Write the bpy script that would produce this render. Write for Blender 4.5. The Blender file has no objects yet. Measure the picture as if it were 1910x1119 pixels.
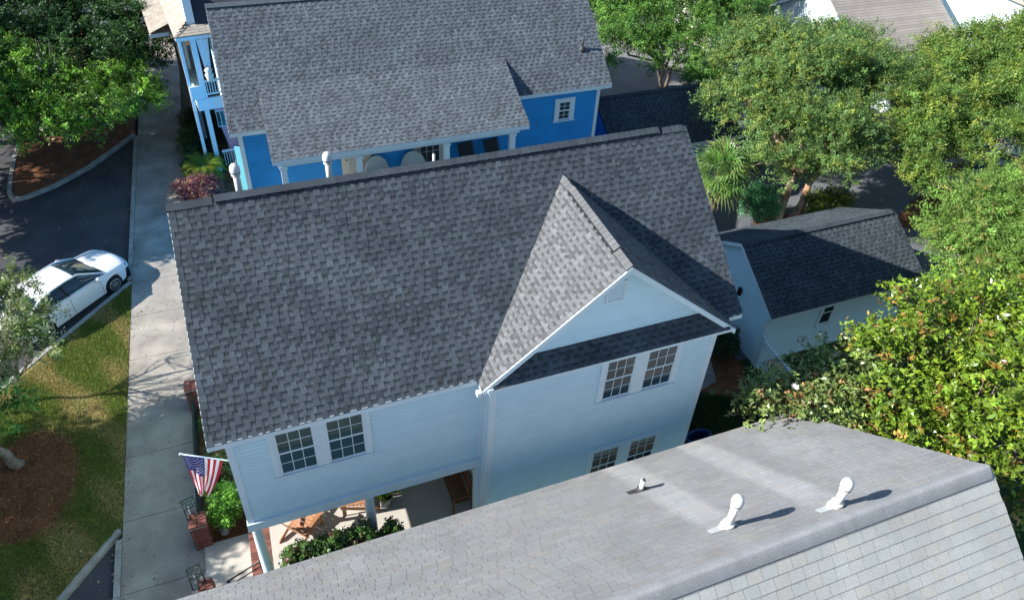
import bpy, math, random
import numpy as np
from mathutils import Vector, Matrix
random.seed(7); rng = np.random.default_rng(7)
R = math.radians; PI = math.pi
SC = bpy.context.scene

# ------------------------------------------------------------------ camera
CAM = Vector((1.551, -10.184, 18.174)); F_PX = 1386.677
def cam_axes():
    pi, ya, ro = R(-37.694), R(22.61), R(3.48)
    fw = Vector((math.sin(ya)*math.cos(pi), math.cos(ya)*math.cos(pi), math.sin(pi)))
    rt = Vector((math.cos(ya), -math.sin(ya), 0)); up = rt.cross(fw)
    return rt*math.cos(ro)+up*math.sin(ro), -rt*math.sin(ro)+up*math.cos(ro), fw
RT, UP, FW = cam_axes()
cd = bpy.data.cameras.new('camera'); cam = bpy.data.objects.new('camera', cd)
SC.collection.objects.link(cam); SC.camera = cam
cam.matrix_world = Matrix(((RT.x, UP.x, -FW.x, CAM.x), (RT.y, UP.y, -FW.y, CAM.y), (RT.z, UP.z, -FW.z, CAM.z), (0, 0, 0, 1)))
cd.sensor_fit = 'HORIZONTAL'; cd.sensor_width = 36; cd.lens = 36*F_PX/1910
cd.shift_y = -120.1/1910; cd.clip_start = .1; cd.clip_end = 900

# ------------------------------------------------------------------ light
SUN_DIR = Vector((0.84, -0.11, -0.53)).normalized()      # the way the light travels
elev = math.asin(-SUN_DIR.z); az = math.atan2(-SUN_DIR.x, -SUN_DIR.y)
w = bpy.data.worlds.new('World'); SC.world = w; w.use_nodes = True
nt = w.node_tree; bg = nt.nodes['Background']
sky = nt.nodes.new('ShaderNodeTexSky'); sky.sky_type = 'NISHITA'; sky.sun_disc = False
sky.sun_elevation = elev; sky.sun_rotation = az
sky.air_density = 1.0; sky.dust_density = 0.2; sky.ozone_density = 3.0
nt.links.new(sky.outputs[0], bg.inputs[0]); bg.inputs[1].default_value = 0.086
sl = bpy.data.lights.new('sun', 'SUN'); sl.energy = 5.0; sl.angle = R(.55); sl.color = (1.0, .955, .89)
so = bpy.data.objects.new('sun', sl); SC.collection.objects.link(so)
so.rotation_euler = SUN_DIR.to_track_quat('-Z', 'Y').to_euler()
SC.view_settings.view_transform = 'Standard'; SC.view_settings.look = 'None'
SC.view_settings.exposure = 1.0; SC.view_settings.gamma = 1; SC.view_settings.use_curve_mapping = False
SC.cycles.max_bounces = 6; SC.cycles.diffuse_bounces = 3; SC.cycles.transparent_max_bounces = 6
SC.cycles.caustics_reflective = False; SC.cycles.caustics_refractive = False

# ------------------------------------------------------------------ materials
def pm(name, col, rough=.7, var=0., vscale=3., fine=0., fscale=60., bump=0., bscale=80., tone=False, spec=.4,
       metallic=0., coat=0., col2=None, mscale=1.5, mw=.08, mthr=.5, trans=0., stretch=None):
    m = bpy.data.materials.new(name); m.use_nodes = True; t = m.node_tree; N = t.nodes; L = t.links
    b = N['Principled BSDF']; b.inputs['Roughness'].default_value = rough
    b.inputs['Specular IOR Level'].default_value = spec; b.inputs['Metallic'].default_value = metallic
    b.inputs['Coat Weight'].default_value = coat; b.inputs['Coat Roughness'].default_value = .05
    g = N.new('ShaderNodeNewGeometry'); pos = g.outputs['Position']
    if stretch:
        mp = N.new('ShaderNodeMapping'); mp.inputs['Scale'].default_value = stretch
        L.new(pos, mp.inputs['Vector']); pos = mp.outputs[0]
    def noise(s, d=4.):
        n = N.new('ShaderNodeTexNoise'); n.inputs['Scale'].default_value = s; n.inputs['Detail'].default_value = d
        L.new(pos, n.inputs['Vector']); return n.outputs['Fac']
    c = N.new('ShaderNodeRGB'); c.outputs[0].default_value = (*col, 1); out = c.outputs[0]
    if tone:
        a = N.new('ShaderNodeAttribute'); a.attribute_name = 'tone'
        if tone == 'full': out = a.outputs['Color']
        else:
            x = N.new('ShaderNodeMix'); x.data_type = 'RGBA'; x.blend_type = 'MULTIPLY'; x.inputs[0].default_value = 1
            L.new(out, x.inputs[6]); L.new(a.outputs['Color'], x.inputs[7]); out = x.outputs[2]
    if col2:
        n = noise(mscale, 5); mr = N.new('ShaderNodeMapRange'); mr.inputs[1].default_value = mthr-mw; mr.inputs[2].default_value = mthr+mw
        L.new(n, mr.inputs[0]); x = N.new('ShaderNodeMix'); x.data_type = 'RGBA'
        L.new(mr.outputs[0], x.inputs[0]); L.new(out, x.inputs[6]); x.inputs[7].default_value = (*col2, 1); out = x.outputs[2]
    for amt, s in ((var, vscale), (fine, fscale)):
        if amt:
            mr = N.new('ShaderNodeMapRange'); mr.inputs[1].default_value = .3; mr.inputs[2].default_value = .7
            mr.inputs[3].default_value = 1-amt; mr.inputs[4].default_value = 1+amt; L.new(noise(s), mr.inputs[0])
            x = N.new('ShaderNodeVectorMath'); x.operation = 'SCALE'
            L.new(out, x.inputs[0]); L.new(mr.outputs[0], x.inputs['Scale']); out = x.outputs[0]
    L.new(out, b.inputs['Base Color'])
    if bump:
        bn = N.new('ShaderNodeBump'); bn.inputs['Strength'].default_value = bump; bn.inputs['Distance'].default_value = .01
        L.new(noise(bscale), bn.inputs['Height']); L.new(bn.outputs[0], b.inputs['Normal'])
    if trans:
        tr = N.new('ShaderNodeBsdfTranslucent'); L.new(out, tr.inputs[0]); mx = N.new('ShaderNodeMixShader')
        mx.inputs[0].default_value = trans; L.new(b.outputs[0], mx.inputs[1]); L.new(tr.outputs[0], mx.inputs[2])
        L.new(mx.outputs[0], N['Material Output'].inputs['Surface'])
    m.diffuse_color = (*col, 1)
    return m
M = {}
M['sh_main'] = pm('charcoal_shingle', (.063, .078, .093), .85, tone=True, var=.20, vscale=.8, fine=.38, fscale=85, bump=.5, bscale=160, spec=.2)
M['sh_gable'] = pm('sunlit_charcoal_shingle', (.128, .134, .140), .85, tone=True, var=.06, vscale=1.6, fine=.30, fscale=85, bump=.5, bscale=160, spec=.2)  # same shingle as the main roof, with stronger sun put into a paler colour
M['sh_blue'] = pm('blue_grey_shingle', (.108, .130, .150), .85, tone=True, var=.10, vscale=.9, fine=.32, fscale=70, bump=.4, bscale=120, spec=.2)
M['sh_far'] = pm('weathered_taupe_shingle', (.34, .31, .28), .85, tone=True, var=.1, vscale=1, fine=.2, fscale=40, spec=.2)
M['sh_hip'] = pm('tan_shingle', (.36, .32, .27), .85, tone=True, var=.12, vscale=2, fine=.2, fscale=60, spec=.2)
M['sh_dark'] = pm('dark_shingle', (.06, .065, .08), .85, tone=True, fine=.2, fscale=60, spec=.2)
M['trim'] = pm('white_trim_paint', (.72, .84, .88), .5, var=.04, vscale=2, fine=.02, fscale=30)
M['siding'] = pm('pale_blue_white_siding', (.63, .85, .93), .55, var=.035, vscale=2.3, tone=True, fine=.03, fscale=40)
M['blue'] = pm('blue_siding_paint', (.010, .31, .76), .5, var=.10, vscale=1.5, tone=True)
M['cyan'] = pm('sunlit_wall_colour', (.20, .62, .72), .5)  # blue side wall as the sun lights it, put into the colour
M['lilac'] = pm('lilac_paint', (.40, .30, .44), .6, var=.05)
M['glass'] = pm('window_glass', (.016, .036, .046), .03, spec=.7, coat=.3, var=.5, vscale=1.7, bump=.25, bscale=1.5)
M['blind'] = pm('teal_glass_over_blind', (.035, .085, .10), .04, spec=.5, coat=.1, var=.18, vscale=2.5)
M['glassg'] = pm('green_glass_over_blind', (.028, .075, .068), .04, spec=.5, coat=.1, var=.18, vscale=2.5)
M['conc'] = pm('concrete_pavement', (.36, .325, .28), .9, tone=True, var=.26, vscale=1.1, fine=.22, fscale=38, bump=.35, bscale=60, col2=(.23, .215, .195), mscale=.9, mw=.22, mthr=.56)
M['conc_lt'] = pm('pale_porch_concrete', (.50, .47, .42), .85, var=.08, vscale=1.6, fine=.08, fscale=40, bump=.2)
M['kerb'] = pm('kerb_concrete', (.32, .31, .28), .9, var=.25, vscale=3, fine=.2, fscale=40, bump=.5, bscale=50)
M['asph'] = pm('asphalt', (.052, .054, .062), .9, var=.25, vscale=.8, fine=.35, fscale=45, bump=.5, bscale=90, col2=(.085, .08, .078), mscale=.5, mw=.15, mthr=.58)
M['drive'] = pm('grey_driveway', (.13, .14, .155), .9, var=.12, vscale=.7, fine=.2, fscale=30, bump=.3)
M['court'] = pm('grey_parking_court', (.20, .20, .215), .9, var=.15, vscale=.8, fine=.2, fscale=30)
M['earth'] = pm('bare_earth', (.07, .055, .035), 1, var=.3, vscale=.8, fine=.35, fscale=25, bump=1, bscale=30, col2=(.045, .06, .022), mscale=.7, mw=.15)
M['lawn'] = pm('lawn_ground', (.10, .13, .030), 1, var=.35, vscale=1.4, fine=.45, fscale=30, bump=1, bscale=50, col2=(.26, .19, .09), mscale=1.1, mw=.10, mthr=.54)
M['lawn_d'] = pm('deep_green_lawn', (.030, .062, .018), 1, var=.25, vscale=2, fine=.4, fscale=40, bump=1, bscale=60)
M['mulch'] = pm('pine_straw_mulch', (.16, .066, .028), 1, var=.35, vscale=2.2, fine=.5, fscale=40, bump=1, bscale=45)
M['leaf'] = pm('leaf', (.1, .2, .05), .45, tone='full', trans=.35, spec=.35)
M['waxy'] = pm('waxy_leaf', (.1, .2, .05), .28, tone='full', trans=.22, spec=.55)
M['blade'] = pm('grass_blade', (.1, .2, .05), .6, tone='full', trans=.3)
M['bark'] = pm('grey_bark', (.17, .145, .12), .95, var=.3, vscale=6, fine=.3, fscale=30, bump=1, bscale=20)
M['bark_r'] = pm('peeling_orange_bark', (.36, .20, .12), .85, var=.35, vscale=4, fine=.2, fscale=20, bump=1, bscale=15, col2=(.48, .36, .27), mscale=3)
M['dead'] = pm('bleached_deadwood', (.42, .37, .33), .9, var=.2, vscale=8, bump=.5)
M['brick'] = pm('red_brick', (.20, .068, .050), .85, tone=True, var=.15, vscale=9, fine=.25, fscale=60, bump=.5)
M['mortar'] = pm('mortar', (.34, .30, .27), .95, fine=.2)
M['wood'] = pm('warm_teak', (.42, .20, .10), .5, var=.2, vscale=4, fine=.15, fscale=25, tone=True)
M['wood_d'] = pm('stained_bench_wood', (.20, .085, .038), .45, var=.25, vscale=4, fine=.15, fscale=25, tone=True)
M['iron'] = pm('dark_green_iron', (.018, .035, .032), .45, metallic=.2)
M['black'] = pm('black_metal', (.015, .016, .018), .3, metallic=.4)
M['grey'] = pm('grey_pvc_rim', (.12, .12, .12), .6)
M['gap'] = pm('black_vent_slot', (.008, .010, .014), .9)
M['pvc'] = pm('white_pvc', (.66, .67, .66), .4, var=.08, vscale=7)
M['boot'] = pm('rubber_boot', (.05, .05, .052), .6)
M['flash'] = pm('painted_flashing', (.48, .50, .50), .5, var=.1, vscale=6)
M['wicker'] = pm('pale_wicker', (.50, .55, .55), .7, fine=.3, fscale=60, bump=1, bscale=120)
M['dkfab'] = pm('dark_fabric', (.02, .022, .03), .8)
M['cream'] = pm('cream_paint', (.62, .60, .52), .5)
M['red'] = pm('flag_red', (.48, .022, .04), .75, trans=.25)
M['whitefab'] = pm('flag_white', (.78, .74, .74), .75, trans=.25)
M['navy'] = pm('flag_navy', (.055, .05, .20), .75, trans=.2)
M['whitecar'] = pm('white_car_paint', (.80, .81, .82), .22, coat=.9, spec=.5)
M['bluecar'] = pm('blue_car_paint', (.012, .03, .22), .25, coat=.9)
M['tyre'] = pm('tyre_rubber', (.012, .012, .013), .85)
M['rim'] = pm('wheel_silver', (.45, .45, .46), .35, metallic=.8)
M['lens'] = pm('headlight_lens', (.12, .13, .14), .05, spec=1, coat=1)
M['plastic'] = pm('blue_plastic', (.015, .05, .17), .4)
M['pot'] = pm('grey_glazed_pot', (.20, .22, .23), .4)
M['stone'] = pm('grey_stone', (.22, .22, .21), .9, var=.2, vscale=6, bump=.6)

# near roof: weathered grey tabs with paler clean streaks washed below the metal flashings
def near_mat(name, col, streaks):
    m = pm(name, col, .9, tone=True, var=.10, vscale=1.1, fine=.30, fscale=90, bump=.6, bscale=150, spec=.2)
    if not streaks: return m
    t = m.node_tree; N = t.nodes; L = t.links; b = N['Principled BSDF']
    src = b.inputs['Base Color'].links[0].from_socket
    g = N.new('ShaderNodeNewGeometry'); s = N.new('ShaderNodeSeparateXYZ'); L.new(g.outputs['Position'], s.inputs[0])
    n = N.new('ShaderNodeTexNoise'); n.inputs['Scale'].default_value = .9; L.new(g.outputs['Position'], n.inputs['Vector'])
    acc = None
    for xc, hw, ytop, amp in streaks:
        a = N.new('ShaderNodeMath'); a.operation = 'SUBTRACT'; L.new(s.outputs['X'], a.inputs[0]); a.inputs[1].default_value = xc+.10
        j = N.new('ShaderNodeMath'); j.operation = 'MULTIPLY_ADD'; L.new(n.outputs['Fac'], j.inputs[0]); j.inputs[1].default_value = .28; L.new(a.outputs[0], j.inputs[2])
        k = N.new('ShaderNodeMath'); k.operation = 'SUBTRACT'; L.new(j.outputs[0], k.inputs[0]); k.inputs[1].default_value = .14
        ab = N.new('ShaderNodeMath'); ab.operation = 'ABSOLUTE'; L.new(k.outputs[0], ab.inputs[0])
        mr = N.new('ShaderNodeMapRange'); mr.interpolation_type = 'SMOOTHSTEP'; L.new(ab.outputs[0], mr.inputs[0])
        mr.inputs[1].default_value = hw*.55; mr.inputs[2].default_value = hw*1.35; mr.inputs[3].default_value = amp; mr.inputs[4].default_value = 0
        yr = N.new('ShaderNodeMapRange'); yr.interpolation_type = 'SMOOTHSTEP'; L.new(s.outputs['Y'], yr.inputs[0])
        yr.inputs[1].default_value = ytop-.2; yr.inputs[2].default_value = ytop+.5
        pr = N.new('ShaderNodeMath'); pr.operation = 'MULTIPLY'; L.new(mr.outputs[0], pr.inputs[0]); L.new(yr.outputs[0], pr.inputs[1])
        if acc is None: acc = pr.outputs[0]
        else:
            mx = N.new('ShaderNodeMath'); mx.operation = 'MAXIMUM'; L.new(acc, mx.inputs[0]); L.new(pr.outputs[0], mx.inputs[1]); acc = mx.outputs[0]
    ad = N.new('ShaderNodeMath'); ad.operation = 'ADD'; L.new(acc, ad.inputs[0]); ad.inputs[1].default_value = 1
    x = N.new('ShaderNodeVectorMath'); x.operation = 'SCALE'; L.new(src, x.inputs[0]); L.new(ad.outputs[0], x.inputs['Scale'])
    L.new(x.outputs[0], b.inputs['Base Color'])
    return m
M['sh_near'] = near_mat('sooty_three_tab_shingle', (.262, .266, .27), ((8.05, .34, -4.9, .34), (9.95, .34, -5.3, .34), (11.6, .7, -5.4, .10)))
M['sh_near_s'] = near_mat('pale_three_tab_shingle', (.42, .43, .415), None)
M['cap_near'] = pm('pale_ridge_cap', (.30, .312, .322), .9, tone=True, fine=.35, fscale=70, bump=.6, bscale=150, var=.08, vscale=2)

# ------------------------------------------------------------------ mesh helpers
ORG = {}
def V3(*a): return Vector(a)
class MB:
    def __init__(s): s.v = []; s.f = []; s.t = []; s.m = []
    def add(s, vs, fs, tone=(1, 1, 1), mi=0):
        n = len(s.v); s.v += [tuple(p) for p in vs]
        for f in fs: s.f.append([n+i for i in f]); s.t.append(tone); s.m.append(mi)
    def quad(s, a, b, c, d, tone=(1, 1, 1), mi=0): s.add((a, b, c, d), ((0, 1, 2, 3),), tone, mi)
    def box(s, lo, hi, tone=(1, 1, 1), mi=0):
        x0, y0, z0 = lo; x1, y1, z1 = hi
        s.add([(x0, y0, z0), (x1, y0, z0), (x1, y1, z0), (x0, y1, z0), (x0, y0, z1), (x1, y0, z1), (x1, y1, z1), (x0, y1, z1)],
              ((0, 3, 2, 1), (4, 5, 6, 7), (0, 1, 5, 4), (1, 2, 6, 5), (2, 3, 7, 6), (3, 0, 4, 7)), tone, mi)
    def prism(s, poly, off, tone=(1, 1, 1), mi=0):
        n = len(poly); off = Vector(off); a = [Vector(p) for p in poly]; b = [p+off for p in a]
        s.add(a+b, [tuple(range(n))[::-1], tuple(range(n, 2*n))]+[(i, (i+1) % n, n+(i+1) % n, n+i) for i in range(n)], tone, mi)
    def beam(s, p0, p1, wd, ht, up=(0, 0, 1), tone=(1, 1, 1), mi=0):
        p0 = Vector(p0); p1 = Vector(p1); d = (p1-p0).normalized(); up = Vector(up)
        if abs(d.dot(up)) > .98: up = Vector((1, 0, 0))
        sd = d.cross(up).normalized(); u = sd.cross(d)
        c = [sd*a*wd/2+u*b*ht/2 for a, b in ((-1, -1), (1, -1), (1, 1), (-1, 1))]
        s.add([p0+q for q in c]+[p1+q for q in c], ((0, 1, 2, 3), (7, 6, 5, 4), (0, 4, 5, 1), (1, 5, 6, 2), (2, 6, 7, 3), (3, 7, 4, 0)), tone, mi)
    def tube(s, pts, rad, n=8, caps=True, tone=(1, 1, 1), mi=0):
        pts = [Vector(p) for p in pts]; b = len(s.v); u = None
        if not hasattr(rad, '__len__'): rad = [rad]*len(pts)
        for i, p in enumerate(pts):
            d = (pts[min(i+1, len(pts)-1)]-pts[max(i-1, 0)])
            d = d.normalized() if d.length > 1e-9 else Vector((0, 0, 1))
            if u is None: u = d.orthogonal().normalized()
            else:
                u = u-d*u.dot(d); u = u.normalized() if u.length > 1e-6 else d.orthogonal().normalized()
            w_ = d.cross(u)
            for k in range(n):
                a = 2*PI*k/n; s.v.append(tuple(p+(u*math.cos(a)+w_*math.sin(a))*rad[i]))
        for i in range(len(pts)-1):
            for k in range(n):
                s.f.append([b+i*n+k, b+i*n+(k+1) % n, b+(i+1)*n+(k+1) % n, b+(i+1)*n+k]); s.t.append(tone); s.m.append(mi)
        if caps:
            s.f.append([b+k for k in range(n)][::-1]); s.f.append([b+(len(pts)-1)*n+k for k in range(n)]); s.t += [tone]*2; s.m += [mi]*2
    def lathe(s, c, prof, n=16, tone=(1, 1, 1), mi=0):
        s.tube([(c[0], c[1], c[2]+h) for r, h in prof], [max(r, .001) for r, h in prof], n, True, tone, mi)
    def build(s, name, mats, parent=None, smooth=False, org=None):
        if org is None: org = ORG.get(parent.name, Vector((0, 0, 0))) if parent else Vector((0, 0, 0))
        me = bpy.data.meshes.new(name)
        me.from_pydata([(v[0]-org[0], v[1]-org[1], v[2]-org[2]) for v in s.v], [], s.f)
        mats = mats if isinstance(mats, (list, tuple)) else [mats]
        for m in mats: me.materials.append(M[m])
        if len(mats) > 1: me.polygons.foreach_set('material_index', s.m)
        a = me.attributes.new('tone', 'FLOAT_COLOR', 'FACE'); arr = np.ones((len(s.f), 4), np.float32)
        if s.t: arr[:, :3] = np.array(s.t, np.float32)
        a.data.foreach_set('color', arr.ravel())
        if smooth: me.polygons.foreach_set('use_smooth', [True]*len(s.f))
        me.update()
        return link(name, me, parent, org)
def link(name, me, parent, org):
    o = bpy.data.objects.new(name, me); SC.collection.objects.link(o)
    if parent: o.parent = parent
    ORG[o.name] = Vector(org)
    return o
def tag(o, label=None, cat=None, group=None, kind=None):
    if label: o['label'] = label
    if cat: o['category'] = cat
    if group: o['group'] = group
    if kind: o['kind'] = kind
    return o
def thing(name, loc, label, cat, group=None, rz=0):
    o = bpy.data.objects.new(name, None); SC.collection.objects.link(o)
    o.location = loc; o.rotation_euler = (0, 0, rz); o.empty_display_size = .2
    ORG[o.name] = Vector(loc) if rz == 0 else Vector((0, 0, 0))
    return tag(o, label, cat, group)
def single(mb, name, mats, loc, label, cat, group=None, smooth=False, kind=None):
    o = mb.build(name, mats, None, smooth, org=Vector(loc)); o.location = loc
    return tag(o, label, cat, group, kind)
def piece(name, me, parent, loc):        # small piece sharing mesh data, placed in world coordinates
    o = bpy.data.objects.new(name, me); SC.collection.objects.link(o); o.parent = parent
    o.location = Vector(loc)-ORG[parent.name]; ORG[o.name] = ORG[parent.name]+o.location
    return o
def in_frame(p, m=0.03):
    d = Vector(p)-CAM; z = d.dot(FW)
    if z < .1: return False
    u = .5+F_PX*d.dot(RT)/z/1910; v = .5-(F_PX*d.dot(UP)/z+120.1)/1119
    return -m < u < 1+m and -m < v < 1+m

def leaves(name, parent, P, D, size, cols, mats='leaf', aspect=2.2, fold=.25, kind=None, droop=0., tri=False, loc=None):
    """n leaves: P centre (n,3), D facing normal (n,3), size (n,), cols (n,3): each a quad folded along its midrib"""
    n = len(P); size = np.asarray(size).reshape(-1, 1)*np.ones((n, 1))
    D = D/np.maximum(np.linalg.norm(D, axis=1, keepdims=True), 1e-6)
    r = rng.normal(size=(n, 3)); r[:, 2] -= droop
    a = r-(r*D).sum(1, keepdims=True)*D; a /= np.maximum(np.linalg.norm(a, axis=1, keepdims=True), 1e-6)
    b = np.cross(D, a); h = size/2; wd = h/aspect
    v = np.stack([P-a*h, P+b*wd-D*wd*fold+a*h*.1, P+a*h-D*h*fold*.8, P-b*wd-D*wd*fold+a*h*.1], 1).reshape(-1, 3)
    if tri: v = np.stack([P-a*h-b*wd*.9, P-a*h+b*wd*.9, P+a*h-D*h*.25], 1).reshape(-1, 3)
    K = 3 if tri else 4
    org = Vector(loc) if loc is not None else ORG[parent.name]
    v -= np.array(org)
    me = bpy.data.meshes.new(name); me.vertices.add(K*n); me.vertices.foreach_set('co', v.astype(np.float32).ravel())
    me.loops.add(K*n); me.loops.foreach_set('vertex_index', np.arange(K*n, dtype=np.int32))
    me.polygons.add(n); me.polygons.foreach_set('loop_start', np.arange(0, K*n, K, dtype=np.int32))
    at = me.attributes.new('tone', 'FLOAT_COLOR', 'FACE'); arr = np.ones((n, 4), np.float32); arr[:, :3] = np.clip(cols, .003, 1)
    at.data.foreach_set('color', arr.ravel()); me.materials.append(M[mats]); me.update(calc_edges=True); me.validate()
    o = link(name, me, parent, org)
    if kind: o['kind'] = kind
    return o

def blob_points(lobes, ntw, per, spread, shell=.55, zflat=1., seed=0, clump=0.):
    """leaf sprays: clumps in the outer shell of ellipsoid lobes, twigs fanning out of each clump, leaves along each twig"""
    g = np.random.default_rng(seed); la = np.array(lobes, float); vol = (la[:, 3]*la[:, 4]*la[:, 5])**.75; pr = vol/vol.sum()
    def shellpts(n, sh):
        k = g.choice(len(la), n, p=pr); L = la[k]; d = g.normal(size=(n, 3)); d /= np.linalg.norm(d, axis=1, keepdims=True)
        d[:, 2] = np.where(d[:, 2] < -.35, -d[:, 2], d[:, 2]); rr = sh+(1-sh)*g.random((n, 1))**.6
        rr *= 1+.15*np.sin(d[:, :1]*5+L[:, :1])*np.cos(d[:, 1:2]*6+L[:, 1:2])+.08*g.normal(size=(n, 1))
        return L[:, :3]+d*rr*L[:, 3:6], d
    if clump:
        nc = max(6, int(ntw/12)); CC, DD = shellpts(nc, shell); k = g.integers(0, nc, ntw)
        k = np.where(g.random(ntw) < .12, g.integers(0, nc, ntw), k)
        d = DD[k]+g.normal(size=(ntw, 3))*.55+np.array([0, 0, .12]); d /= np.linalg.norm(d, axis=1, keepdims=True)
        C = CC[k]+g.normal(size=(ntw, 3))*clump*.55
        T = np.repeat(C, per, 0); O = np.repeat(d, per, 0); s_ = g.random((len(T), 1))*clump*1.5
        P = T+O*s_+g.normal(size=T.shape)*spread*.42; P[:, 2] -= (s_[:, 0]**2)*.35
    else:
        C, d = shellpts(ntw, shell); T = np.repeat(C, per, 0); O = np.repeat(d, per, 0)
        P = T+g.normal(size=T.shape)*spread+O*spread*.5*g.random((len(T), 1))
    tw = np.repeat(np.arange(ntw), per)
    nrm = O*.7+g.normal(size=T.shape)*.6+np.array([0, 0, .5])
    return P, nrm, tw, C, d, g

LEAFK = 1.65
def tint(tw, ntw, base, vary, g, alt=None, altp=.0, z=None):
    base = np.array(base)*LEAFK; alt = None if alt is None else np.array(alt)*LEAFK; f = np.exp(g.normal(size=(ntw, 1))*vary); c = base*f
    if alt is not None:
        pick = g.random(ntw) < altp; c[pick] = np.array(alt)*f[pick]
    c = c[tw]; c = c*np.exp(g.normal(size=(len(tw), 1))*vary*.6)
    c[:, 0] *= np.exp(g.normal(size=len(tw))*.10)
    return c

def limb(mb, p0, p1, r0, r1, g, n=7, wob=.12, seg=6):
    p0 = Vector(p0); p1 = Vector(p1); L = (p1-p0).length
    pts = []; rad = []
    ph = g.random(4)*6
    for i in range(seg+1):
        t = i/seg; w_ = math.sin(t*PI)*L*wob
        pts.append(p0.lerp(p1, t)+Vector((math.sin(ph[0]+t*4)*w_, math.sin(ph[1]+t*4)*w_, math.sin(ph[2]+t*3)*w_*.5+math.sin(t*PI)*L*.05)))
        rad.append(r0+(r1-r0)*t)
    mb.tube(pts, rad, n)
    return pts

def tree(name, base, lobes, label, cat='tree', ntw=1500, per=30, spread=.16, lsize=.09, col=(.05, .10, .02), vary=.28,
         alt=None, altp=0., trunk_r=.16, bark='bark', stems=1, fork=.35, mats='leaf', aspect=2.2, shell=.55, seed=1, group=None, twigs=True, droop=.2, forkp=None, leafparts=0, clump=.38):
    t = thing(name, base, label, cat, group)
    P, Nn, tw, C, d, g = blob_points(lobes, ntw, per, spread, shell, seed=seed, clump=clump)
    cols = tint(tw, ntw, col, vary, g, alt, altp)
    sz = lsize*np.exp(g.normal(size=len(P))*.2)
    if leafparts:        # the leaf whorls that show largest, each a part
        dist = np.linalg.norm(C-np.array(CAM), axis=1); face = (d*(np.array(CAM)-C)).sum(1)/dist
        vis = np.array([in_frame(c) for c in C]); score = dist-3*face+np.where(vis, 0, 99)
        pick = np.argsort(score)[:leafparts]
        for q in pick:
            s_ = tw == q; leaves('leaf_whorl', t, P[s_], Nn[s_], sz[s_], cols[s_], mats, aspect, droop=droop)
        keep = ~np.isin(tw, pick); P, Nn, sz, cols = P[keep], Nn[keep], sz[keep], cols[keep]
        leaves('foliage', t, P, Nn, sz, cols, mats, aspect, droop=droop, kind='stuff')
    else: leaves('crown', t, P, Nn, sz, cols, mats, aspect, droop=droop, tri=(mats == 'leaf'))
    mb = MB(); b = Vector(base); top = Vector(np.average(np.array(lobes)[:, :3], axis=0))
    zt = b.z+(top.z-b.z)*fork
    forks = []
    for s_ in range(stems):
        a = 2*PI*s_/stems+seed; off = Vector((math.cos(a), math.sin(a), 0))*(.0 if stems == 1 else trunk_r*1.1)
        fk = Vector(forkp) if forkp else Vector((b.x+(top.x-b.x)*.45, b.y+(top.y-b.y)*.45, zt))
        fk = fk+off*2.2
        pts = limb(mb, b+off+Vector((0, 0, -.05)), fk, trunk_r*(1.15 if stems == 1 else .75), trunk_r*(.8 if stems == 1 else .5), g, 10, .06)
        forks.append(fk)
    mb.build('trunk', bark, t, True)
    for i, l in enumerate(lobes):
        br = MB(); fk = min(forks, key=lambda f: (f-Vector(l[:3])).length)
        pts = limb(br, fk, l[:3], trunk_r*.5, trunk_r*.18, g, 6, .1)
        if twigs:
            near = [Vector(c) for c in C[g.permutation(len(C))[:400]] if (Vector(c)-Vector(l[:3])).length < max(l[3:6])*1.05][:16]
            for c in near: limb(br, pts[3+int(g.integers(4))], c, trunk_r*.14, trunk_r*.04, g, 4, .08, 4)
        br.build('branch', bark, t, True)
    return t

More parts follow.
